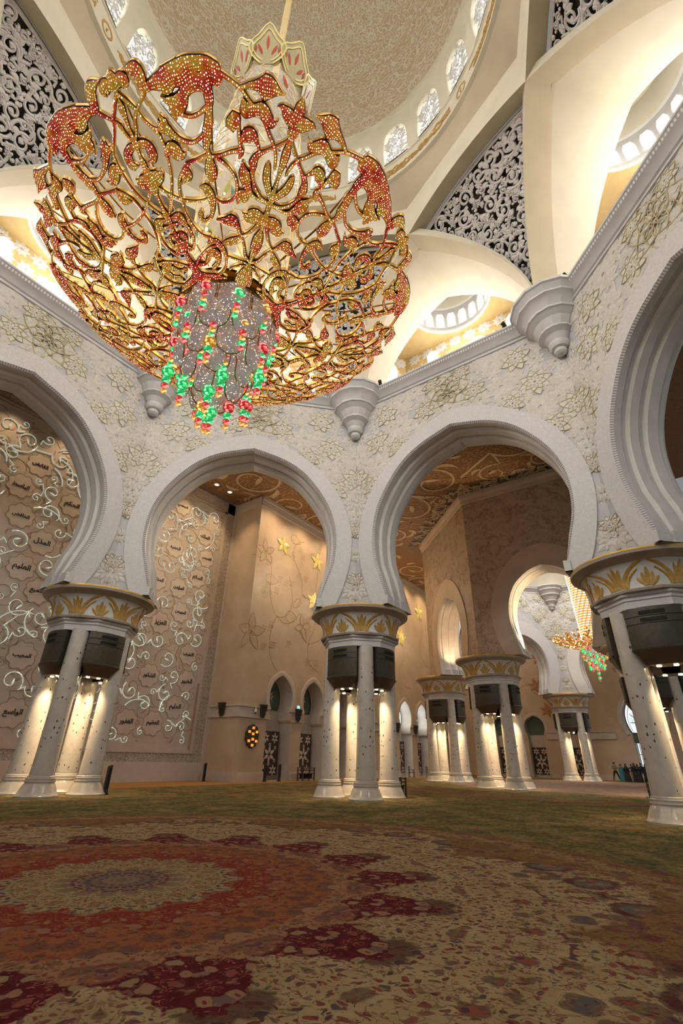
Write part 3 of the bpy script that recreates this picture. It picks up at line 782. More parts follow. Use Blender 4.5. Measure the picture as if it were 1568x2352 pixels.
# ------------------------------------------------------------------ clerestory niches behind the ribs
def niche_curve(deg, n=22):
    """pointed opening left corbel -> crossing -> right corbel, as points"""
    L = []; R = []
    for i in range(n + 1):
        s = NODE + (DC * .9995 - NODE) * cos(pi / 2 * i / n)
        L.append(chord(deg - 22.5, s, arch_z(s))); R.append(chord(deg + 22.5, -s, arch_z(s)))
    return L + R[::-1][1:]
def niche(deg, idx, label, deco):
    a = radians(deg); n = Vector((cos(a), sin(a), 0)); t = Vector((sin(a), -cos(a), 0))
    C = [Vector(p) for p in niche_curve(deg)]
    def push(rho, dz=0.0, sq=1.0):
        out = []
        for p in C:
            s = p.dot(t); out.append(n * rho + t * s * sq + Vector((0, 0, Z0 + (p.z - Z0) * (1 + dz))))
        return out
    mb = MB()
    s0 = [p + Vector((0, 0, .0)) for p in C]
    s1 = push(13.1, .035)
    # soffit runs outwards from the rib edge, deeper at the crown
    s1 = [p + n * 1.55 + Vector((0, 0, (p.z - Z0) * .045)) for p in C]
    s2 = [n * 17.3 + t * p.dot(t) * .995 + Vector((0, 0, Z0 + (p.z - Z0) * 1.04)) for p in C]
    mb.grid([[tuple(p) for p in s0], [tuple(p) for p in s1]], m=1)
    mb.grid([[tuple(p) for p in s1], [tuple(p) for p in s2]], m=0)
    o = mb.build('wall_clerestory', [M['plaster'], M['plaster_shaded']], angle=30); struct(o, label, 'niche')
    # bright little lantern room beyond the niche: gold wall, windows, small dome
    rm = MB()
    def w(s, z, rho): return tuple(n * rho + t * s + Vector((0, 0, z)))
    pl = [(-7.0, 17.3), (-7.0, 18.6), (-5.2, 20.6), (5.2, 20.6), (7.0, 18.6), (7.0, 17.3)]
    TOP = 30.6
    rm.grid([[w(s, 22.4, r) for s, r in pl], [w(s, TOP, r) for s, r in pl]], m=0)
    rm.grid([[w(s, 22.4, r) for s, r in pl], [w(s * .2, 22.4, 17.5) for s, r in pl]], m=1)
    # flat ceiling with a half-round opening, then a small drum and half dome
    cR = 3.0; cc = (0, 17.3); k = 32
    ring = lambda r, z: [w(cc[0] + r * cos(pi * j / k), z, cc[1] + r * sin(pi * j / k)) for j in range(k + 1)]
    sq = []
    for j in range(k + 1):
        ca, sa = cos(pi * j / k), sin(pi * j / k); m_ = max(abs(ca) / 7.0, abs(sa) / 3.3)
        sq.append(w(cc[0] + ca / m_, TOP, cc[1] + sa / m_))
    rm.grid([sq, ring(cR, TOP), ring(cR - .12, TOP + .1), ring(cR - .12, TOP + .3), ring(cR, TOP + .4), ring(cR, TOP + 2.6), ring(cR - .12, TOP + 2.7), ring(cR * .8, TOP + 4.0), ring(cR * .4, TOP + 4.7), ring(.05, TOP + 4.9)], mats=[0, 1, 1, 1, 1, 1, 2, 2, 2])
    # gable above the niche mouth so the room is closed
    room = rm.build('lantern_room', [M['goldwall'], M['white'], M['plaster']], o, angle=30)
    fm, fw_ = MB(), MB()
    def qf(s0, r0, s1, r1):
        L = hypot(s1 - s0, r1 - r0); ux, uy = (s1 - s0) / L, (r1 - r0) / L
        def q(x, z, h):
            s_, r_ = s0 + ux * x, r0 + uy * x
            return w(s_, z, r_ - h) if abs(uy) < .1 else w(s_ + (h if s_ < 0 else -h) * .7, z, r_ - h * .7)
        return q, L
    rg = random.Random(idx)
    for (a0, a1) in ((1, 2), (2, 3), (3, 4)):
        q, L = qf(*pl[a0], *pl[a1]); nn = int(L / 1.15)
        for i in range(nn):
            for j in range(6):
                x = (i + .5) * L / nn + (.25 if j % 2 else -.25); z = 23.6 + j * 1.3
                if deco: flower(fm, fw_, q, x, z, .60, rg.uniform(0, 1), 8, 'C')
    if deco: fm.build('flower_relief', [M['white'], M['white']], o, smooth=False)
    # windows
    wm = MB()
    def arched(q, x, z0, hw, h):
        P = [q(x - hw, z0, .12), q(x + hw, z0, .12)] + [q(x + hw * cos(pi * i / 10), z0 + h - hw + hw * sin(pi * i / 10), .12) for i in range(11)]
        wm.poly(P, 0)
    q, L = qf(*pl[2], *pl[3])
    for x, hw_, h_ in ((2.4, .42, 7.0), (5.9, .85, 6.4), (8.6, .42, 7.0)): arched(q, x, 23.0, hw_, h_)
    q, L = qf(*pl[1], *pl[2]); arched(q, 1.35, 23.0, .55, 6.8)
    q, L = qf(*pl[3], *pl[4]); arched(q, 1.35, 23.0, .55, 6.8)
    for j in range(11):
        b = pi * (j + .5) / 11
        P = []
        for (u, z) in [(-.10, TOP + .7), (.10, TOP + .7), (.10, TOP + 1.7), (.06, TOP + 2.1), (-.06, TOP + 2.1), (-.10, TOP + 1.7)]:
            P.append(w(cc[0] + (cR - .03) * cos(b + u), z, cc[1] + (cR - .03) * sin(b + u)))
        wm.poly(P, 0)
    wm.build('daylight_pane', M['skyn'], o, smooth=False)
    return o
niche(0, 0, 'bright clerestory niche under a pointed vault, right of the chandelier', True)
niche(45, 1, 'bright clerestory niche glimpsed through the chandelier scrollwork', True)
niche(90, 2, 'bright clerestory niche at the left edge above the slanting cornice', True)
niche(-45, 3, 'large bright clerestory niche at the upper right edge', True)
for i, dg in enumerate((135, 180, -135, -90)):
    niche(dg, 4 + i, 'clerestory niche behind the viewer, number %s round the drum' % ('five', 'six', 'seven', 'eight')[i], False)

# ------------------------------------------------------------------ drum windows: lattice over daylight
def win_in(x, z, r):
    hw = radians(HWIN) * 10.12
    top = 40.9 - .35 * (abs(x) / hw) ** 2 * 4
    return abs(x) + r < hw - .02 and z - r > 36.88 and z + r < top
def win_mesh():
    hw = radians(HWIN) * 10.12
    st = arabesque(win_in, (-hw, 36.9, hw, 41), .34, .10, 5, w=.05, tries=2200, wmin=.028)
    q = lambda x, z, h: ((10.28 - h) * cos(x / 10.12), (10.28 - h) * sin(x / 10.12), z)
    a = MB(); strokes_mesh(a, st, q, .05, bevel=False)
    b = MB(); P = [(u * hw, z) for u, z in win_out]
    b.poly([(10.62 * cos(x / 10.12), 10.62 * sin(x / 10.12), z) for x, z in P])
    return a, b
la, lb = win_mesh(); first = None
for i in range(NW):
    if first is None:
        first = empty('window_1'); o = first
        la.build('lattice', M['lattice'], o, smooth=False); lb.build('daylight_pane', M['sky'], o, smooth=False)
    else:
        o = copy_tree(first); o.name = 'window_%d' % (i + 1)
    o.rotation_euler = (0, 0, radians(AZ[i]))
    tag(o, 'arched lattice window of the dome drum, glowing with daylight', 'window', 'lattice windows round the dome drum', 'structure')

# gold script band and medallions on the drum
def band_marks():
    rg = random.Random(3)
    o = empty('gold_inscription_band'); tag(o, 'gold script band with round medallions circling below the dome windows', 'inscription')
    q = lambda x, z, h: ((10.07 - h) * cos(x / 10.1), (10.07 - h) * sin(x / 10.1), z)
    rings = sorted((36.16 - a) % 360 for a in (66.9, 112, 157, 202, 247, 280.2, 330, 18))
    for k, d in enumerate(rings):
        c = radians(d) * 10.1; m_ = MB()
        P = [(c + .36 * cos(2 * pi * j / 24), 35.45 + .42 * sin(2 * pi * j / 24)) for j in range(25)]
        strokes_mesh(m_, [(P, [.055] * 25), ([(c, 35.3), (c + .05, 35.5), (c - .04, 35.62)], [.05, .03, .02])], q, .03, bevel=False)
        m_.build('round_medallion', M['gold'], o, smooth=False)
        mb = MB(); x = c + 1.0; end = radians(rings[k + 1] if k < 7 else rings[0] + 360) * 10.1 - 1.2
        strokes_mesh(mb, [([(x + (end - x) * t / 40, 35.3) for t in range(41)], [.03] * 41)], q, .02, bevel=False)
        while x < end:
            for _ in range(2):
                z = rg.uniform(35.12, 35.75); L = rg.uniform(.25, .5); cv = rg.uniform(-.22, .22)
                P = [(x + L * t / 6, max(35.02, min(35.9, z + cv * sin(pi * t / 6)))) for t in range(7)]
                strokes_mesh(mb, [(P, [.03, .05, .06, .06, .055, .045, .015])], q, .03, bevel=False)
            if rg.random() < .55:
                h = rg.uniform(.3, .65); strokes_mesh(mb, [([(x, 35.1), (x + .03, 35.1 + h * .5), (x + .05, 35.1 + h)], [.03, .045, .05])], q, .03, bevel=False)
            x += .17
        mb.build('script_segment', M['gold'], o, smooth=False)
band_marks()

# small spotlights standing on the cornice
for i, (x, y, lb) in enumerate(((13.62, -7.36, 'small black spotlight on the cornice, right end of the big corbel'), (13.32, -5.55, 'small black spotlight on top of the big right-hand corbel'),
                                (15.03, -3.91, 'small black spotlight at the left foot of the big corbel'), (15.15, 4.28, 'small black spotlight on the cornice beside the chandelier rim'))):
    r = hypot(x, y); a = atan2(y, x)
    fk = round(a / (pi / 4)) * (pi / 4); ap = r * cos(a - fk); kk = (14.72 / ap) if i != 1 else 14.72 / r
    o = empty('cornice_spotlight', (x * kk, y * kk, 22.83), a); tag(o, lb, 'spotlight', 'spotlights along the cornice')
    mb = MB(); mb.box((0, 0, .04), (.16, .16, .08)); mb.build('bracket', M['slot'], o)
    mb = MB(); mb.tube([(.16, 0, .16), (-.14, 0, .24)], [.09, .12], 10); mb.build('lamp_housing', M['slot'], o)

# ------------------------------------------------------------------ clustered columns
def leaf_strip(mb, surf, P, W, m=0, d=.03):
    L, R = ribbon2(P, W)
    mb.grid([[surf(x, y, -.01) for x, y in L], [surf(x, y, d * .4) for x, y in L], [surf(x, y, d) for x, y in P], [surf(x, y, d * .4) for x, y in R], [surf(x, y, -.01) for x, y in R]], m=m)
def make_column(loc, label):
    root = empty('column', loc, 0); tag(root, label, 'column', 'clustered marble columns with air-conditioning units', 'thing')
    so = 1.44
    for k in range(4):
        a = radians(45 + 90 * k); x, y = so * cos(a), so * sin(a)
        mb = MB(); mb.lathe([(.47, .7), (.435, 1.6), (.415, 3.5), (.40, 6.7)], 28)
        sh = mb.build('shaft', M['shaft'], root, loc=(x, y, 0)); sh.rotation_euler = (0, 0, 1.3 * k)
        mb = MB(); mb.lathe([(.0, .0), (.79, 0), (.79, .05), (.75, .08), (.70, .18), (.635, .34), (.575, .45), (.55, .485), (.55, .51), (.57, .525), (.57, .56), (.545, .575), (.54, .62), (.555, .635), (.55, .665), (.515, .68), (.51, .72), (.47, .75), (.46, .9)], 28)
        mb.build('base', M['base'], sh)
    # octagonal beam tying the shafts together
    mb = MB(); prof = [(1.25, 6.62), (1.86, 6.62), (1.88, 6.86), (1.93, 6.9), (1.93, 7.0), (2.02, 7.04), (2.05, 7.12), (1.9, 7.14)]
    mb.lathe(prof, 8, a0=radians(22.5), a1=radians(382.5)); mb.build('tie_beam', M['capwhite'], root, angle=20)
    mb = MB(); mb.lathe([(1.98, 7.12), (2.12, 7.15), (2.14, 7.23), (2.04, 7.27), (1.93, 7.32)], 12, a0=radians(15), a1=radians(375)); mb.build('necking', M['capbeige'], root, angle=20)
    def rz(z):
        t = min(1, max(0, (z - 7.3) / .98)); return 1.92 + .06 * t + .34 * t ** 2.6
    mb = MB(); mb.lathe([(rz(7.28 + 1.0 * i / 10), 7.28 + 1.0 * i / 10) for i in range(11)], 48)
    cap = mb.build('capital', M['capwhite'], root)
    surf = lambda x, y, h: ((rz(y) + h) * cos(x / 2.05), (rz(y) + h) * sin(x / 2.05), y)
    mb = MB(); per = 2 * pi * 2.05 / 6
    def blade(x0, x1, z1, bend, w):
        P = [(x0 + (x1 - x0) * t + bend * sin(pi * t) * (1 if x1 > x0 else -1), 7.34 + (z1 - 7.34) * t) for t in [i / 7 for i in range(8)]]
        leaf_strip(mb, surf, P, [w * (.55 + .9 * sin(pi * (.12 + .83 * (i / 7)))) * (1 if i < 7 else .1) for i in range(8)])
    for k in range(6):
        c = (k + .1) * per
        for dx, z1, b in ((0, 7.98, 0), (-.17, 7.82, .02), (.17, 7.82, .02), (-.36, 7.66, .02), (.36, 7.66, .02)): blade(c + dx * .25, c + dx, z1, b, .055)
        e = c + per / 2
        for dx, z1, b, w in ((0, 8.14, 0, .055), (-.20, 8.04, -.02, .055), (.20, 8.04, -.02, .055), (-.10, 7.8, 0, .05), (.10, 7.8, 0, .05)): blade(e + dx * .15, e + dx, z1, b, w)
        for sg in (-1, 1):   # long blades that meet over the small fan
            P = [(e + sg * .16, 7.34), (e + sg * .24, 7.58), (e + sg * .42, 7.84), (e + sg * .68, 8.05), (e + sg * .99, 8.2)]
            P = catmull(P, 3); leaf_strip(mb, surf, P, [.10 * (1 - .7 * i / len(P)) for i in range(len(P))])
            P = [(e + sg * .30, 7.34), (e + sg * .38, 7.55), (e + sg * .55, 7.76), (e + sg * .8, 7.95)]
            P = catmull(P, 3); leaf_strip(mb, surf, P, [.08 * (1 - .7 * i / len(P)) for i in range(len(P))])
    mb.build('palm_leaf_ornament', M['gold'], cap)
    mb = MB(); mb.lathe([(2.2, 8.2), (2.32, 8.22), (2.37, 8.28), (2.50, 8.32), (2.60, 8.40), (2.62, 8.52)], 48, m=0); mb.lathe([(2.62, 8.52), (2.60, 8.58), (2.50, 8.605), (.2, 8.61)], 48, m=1)
    mb.build('abacus', [M['capbeige'], M['goldrim']], root)
    mb = MB()
    for i in range(72):
        a = 2 * pi * i / 72; mb.sphere((2.33 * cos(a), 2.33 * sin(a), 8.30), .04, 6, 4)
    mb.build('bead_moulding', M['capbeige'], cap)
    # air handling units between the shafts
    for k in range(4):
        ca = radians(90 * k); h = radians(29)
        def arc(r, z, hh=1.0, n=10, flat=0.0): return [(r * cos(ca + h * hh * (2 * j / n - 1)), r * sin(ca + h * hh * (2 * j / n - 1)), z) for j in range(n + 1)]
        mb = MB(); mb.grid([arc(.9, 6.62), arc(1.82, 6.62), arc(1.84, 6.55), arc(1.84, 5.22), arc(1.88, 5.18), arc(1.86, 5.12)], m=0)
        for sg in (0, -1):
            mb.poly([arc(.9, 6.62)[sg], arc(1.84, 6.62)[sg], arc(1.84, 5.12)[sg], arc(.9, 5.12)[sg]], 0)
        rows = [arc(1.86, 5.12), arc(1.80, 5.05, .93), arc(1.72, 4.9, .80), arc(1.64, 4.78, .72), arc(1.58, 4.68, .70), arc(.8, 4.68, .70)]
        mb.grid(rows, m=1)
        for sg in (0, -1):
            inner = [(.8 * cos(ca + h * w * (1 if sg else -1)), .8 * sin(ca + h * w * (1 if sg else -1)), z) for z, w in ((5.12, 1), (5.05, .93), (4.9, .8), (4.78, .72), (4.68, .7))]
            out = [r[sg] for r in rows[:5]]
            mb.grid([inner, out], m=1)
        ac = mb.build('air_unit', [M['bronze'], M['bronze2']], root)
        mb = MB()
        for z0 in (6.42, 6.16):
            for j in range(22):
                u = -.42 + .84 * j / 21; b = ca + h * u; mb.box((1.845 * cos(b), 1.845 * sin(b), z0), (.03, .026, .13), b)
        for z0 in (6.29, 6.03): mb.grid([arc(1.852, z0), arc(1.852, z0 + .02)])
        mb.build('grille', M['slot'], ac)
        for u in (-.42, .42):
            b = ca + h * u; mb = MB(); mb.lathe([(.0001, 0), (.075, 0), (.085, .03)], 10, c=(1.2 * cos(b), 1.2 * sin(b), 4.65)); mb.build('downlight', M['lamp'], ac, smooth=False)
    return root
def column_lights(x, y, e=900):
    for k in range(4):
        a = radians(90 * k); d = bpy.data.lights.new('column_downlight', 'SPOT'); d.energy = e; d.color = (1, .74, .46); d.spot_size = radians(112); d.spot_blend = .7; d.shadow_soft_size = .12
        o = bpy.data.objects.new('column_downlight', d); COL.objects.link(o); o.location = (x + 1.15 * cos(a), y + 1.15 * sin(a), 4.6)
        o.rotation_euler = Vector((-.28 * cos(a), -.28 * sin(a), -1)).to_track_quat('-Z', 'Y').to_euler()
RV = 17.68
O2 = (44.6, 0.0); RV2 = 13.5
def vert(c, R, deg): return (c[0] + R * cos(radians(deg)), c[1] + R * sin(radians(deg)), 0)
c0 = make_column(vert((0, 0), RV, 22.5), 'nearest middle column, standing alone under the meeting of two flowered arches')
cols = [c0]
for loc, lb in ((vert((0, 0), RV, 67.5), 'left-hand column of slanting shafts, in front of the engraved name wall'), (vert((0, 0), RV, -22.5), 'biggest column, cut off by the right edge of the view'),
                (vert(O2, RV2, 157.5), 'far column right of the middle, first of the second dome, carrying a brown wall corner'), (vert(O2, RV2, 112.5), 'smaller far column just left of another, behind the middle column'),
                (vert(O2, RV2, 22.5), 'farthest small column below the distant chandelier'), (vert(O2, RV2, -157.5), 'far column hidden behind the big right-hand column')):
    cols.append(copy_tree(c0, loc, 0, lb))
for i, c in enumerate(cols): column_lights(c.location.x, c.location.y, 330)

# ------------------------------------------------------------------ second dome, down the hall
AP2 = 12.44 - .9; TH2 = 2.0
nm2 = {180: ('wall_west', 'brown mottled wall of the second dome, with a round arch beside the distant chandelier'), 135: ('wall_northwest', 'narrow brown wall face of the second dome with a tall glowing arch'),
       0: ('wall_far_east', 'farthest flowered wall seen through the arch behind the distant chandelier'), 45: ('wall_far_northeast', 'pale flowered wall with a corbel inside the second dome'), 90: ('wall_far_north', 'flowered side wall inside the second dome, mostly hidden')}
for dg, (nm, lb) in nm2.items():
    w, F = arch_wall(nm, dg, AP2, O2, AR2_IN, AR2_OUT, TH2, 20.6, 22.8, lb, lod=4, bandback=5)
    if dg in (0, 45): inlay(w, F, kx=.76, hw=AP2 * T22, kz=.92, ztop=20.4)
    cn += 1; cornice_run('trim_%d' % cn, dg, AP2, O2, 20.3, {180: 'cornice inside the second dome on the near side', 135: 'cornice inside the second dome, left side', 0: 'cornice at the back of the second dome', 45: 'cornice over the pale far wall of the second dome', 90: 'cornice on the hidden side of the second dome'}[dg], .9)
corbel(radians(22.5), O2, 12.3, 18.3, 'small distant corbel seen through the arch above the far chandelier', .85)
corbel(radians(67.5), O2, 12.3, 18.3, 'small distant corbel on the far side of the second dome, left one', .85)
# ceiling trims along the brown walls
for i, dg in enumerate((180, 135)):
    cn += 1; F = Face(dg, AP2 + TH2, O2); mb = MB(); prof = [(.02, 21.9), (.12, 21.95), (.16, 22.2), (.3, 22.45), (.34, 22.78)]
    mb.grid([[F.p(sg * (AP2 + TH2 + d) * T22, z, d) for sg in (-1, 1)] for d, z in prof]); struct(mb.build('trim_%d' % cn, [M['alcove']], angle=20), ['cream moulding where the brown arch wall meets the ceiling', 'cream moulding along the narrow brown wall'][i], 'moulding')
# second dome vault: simple ribs and a bright dome so daylight falls inside
mb = MB(); k = 64
oct_ = [(O2[0] + (AP2 - .4) / max(abs(cos(((a + pi / 8) % (pi / 4)) - pi / 8)), .1) * cos(a), O2[1] + (AP2 - .4) / max(abs(cos(((a + pi / 8) % (pi / 4)) - pi / 8)), .1) * sin(a), 21.2) for a in [2 * pi * j / k for j in range(k)]]
ringp = lambda r, z: [(O2[0] + r * cos(2 * pi * j / k), O2[1] + r * sin(2 * pi * j / k), z) for j in range(k)]
mb.grid([oct_, ringp(8.2, 28), ringp(8.0, 28.2), ringp(8.0, 33)], closed=True); mb.grid([ringp(8.0 * cos(t), 33 + 7 * sin(t)) for t in [pi / 2 * i / 14 for i in range(14)] + [1.56]], closed=True)
struct(mb.build('ceiling_second_dome', [M['plaster']], angle=30), 'cream vault of the second dome', 'dome')
mb = MB()
for j in range(16):
    a = 2 * pi * j / 16; mb.poly([(O2[0] + 7.95 * cos(a + u), O2[1] + 7.95 * sin(a + u), z) for u, z in ((-.12, 28.8), (.12, 28.8), (.12, 31.5), (0, 32.2), (-.12, 31.5))])
struct(mb.build('window_25', [M['skyn']], smooth=False), 'ring of daylight windows in the second dome', 'window')

# ------------------------------------------------------------------ aisle ceiling with painted relief scrolls
CZ = 22.8
def outside_octs(x, y, pad=0.0):
    for cx, cy, ap in ((0, 0, AP + TH), (O2[0], O2[1], AP2 + TH2)):
        m_ = max(abs((x - cx) * cos(radians(d)) + (y - cy) * sin(radians(d))) for d in (0, 45, 90, 135))
        if m_ < ap + pad: return False
    return True
def oct_pts(c, ap, z):
    R = ap / cos(pi / 8); return [(c[0] + R * cos(radians(22.5 + 45 * i)), c[1] + R * sin(radians(22.5 + 45 * i)), z) for i in range(8)]
mb = MB(); st_ = 1.0; 
xs = [-18 + i * 1.0 for i in range(83)]; ys = [-22 + j * 1.0 for j in range(47)]
for x in xs:
    for y in ys:
        if outside_octs(x + .5, y + .5, -1.15): mb.poly([(x, y, CZ), (x, y + 1, CZ), (x + 1, y + 1, CZ), (x + 1, y, CZ)])
ce = mb.build('ceiling', [M['ceiling']], smooth=False); struct(ce, 'brown coffered ceiling of the side aisles with cream scroll relief', 'ceiling')
def ceil_in(x, y, r):
    return outside_octs(x, y, r + .15) and y + r < 23.4 and (x + r < 62)
st = arabesque(ceil_in, (16, -9, 34, 23.6), 2.6, .45, 21, w=.12, tries=3000, wmin=.05, turns=1.0)
st += arabesque(ceil_in, (34, 12, 60, 20), 2.4, .8, 22, w=.13, tries=600, wmin=.07, turns=1.0)
st += arabesque(ceil_in, (8, 15.5, 16, 23.6), 2.4, .6, 23, w=.13, tries=800, wmin=.06, turns=1.0)
mb = MB(); strokes_mesh(mb, st, lambda x, y, h: (x, y, CZ - .05 - h), .05)
mb.build('scroll_relief', M['ceilcream'], ce)
st = arabesque(ceil_in, (16, -9, 34, 23.6), .62, .22, 24, w=.05, tries=3800, wmin=.03, turns=1.0)
mb = MB(); strokes_mesh(mb, st, lambda x, y, h: (x, y, CZ - .02 - h), .02, bevel=False)
mb.build('fine_tracery', M['ceilfine'], ce, smooth=False)
def edge_in(x, y, r):
    return outside_octs(x, y, .38) and not outside_octs(x, y, 1.5)
st = arabesque(edge_in, (27, -7, 40, 14), .42, .16, 31, w=.07, tries=1800, wmin=.03)
mb = MB()
F = Face(180, AP2 + TH2 + .36, O2); F2_ = Face(135, AP2 + TH2 + .36, O2)
for Fx in (F, F2_):
    hw = Fx.ap * T22; mb.poly([Fx.p(-hw, CZ - .02, 0), Fx.p(hw, CZ - .02, 0), Fx.p(hw + .45, CZ - .02, 1.1), Fx.p(-hw - .45, CZ - .02, 1.1)])
mb.build('pierced_edge', M['void'], ce, smooth=False)  # flat dark sheet stands for the shade in the piercings
mb = MB(); strokes_mesh(mb, st, lambda x, y, h: (x, y, CZ - .08 - h), .05); mb.build('pierced_edge_scrolls', M['ceilcream'], ce)
for i, (x, y, lb) in enumerate(((17.18, 22.46, 'left one of two small round ceiling lights near the name wall'), (18.72, 22.48, 'right one of two small round ceiling lights near the name wall'))):
    o = empty('ceiling_downlight', (x, y, CZ - .03)); tag(o, lb, 'ceiling light', 'ceiling downlights')
    mb = MB(); mb.lathe([(.24, .03), (.24, -.04), (.17, -.05), (.17, .0)], 20); mb.build('trim_ring', M['white'], o)
    mb = MB(); mb.lathe([(.0001, 0), (.17, 0)], 20, c=(0, 0, -.02)); mb.build('bulb', M['lamp'], o, smooth=False)
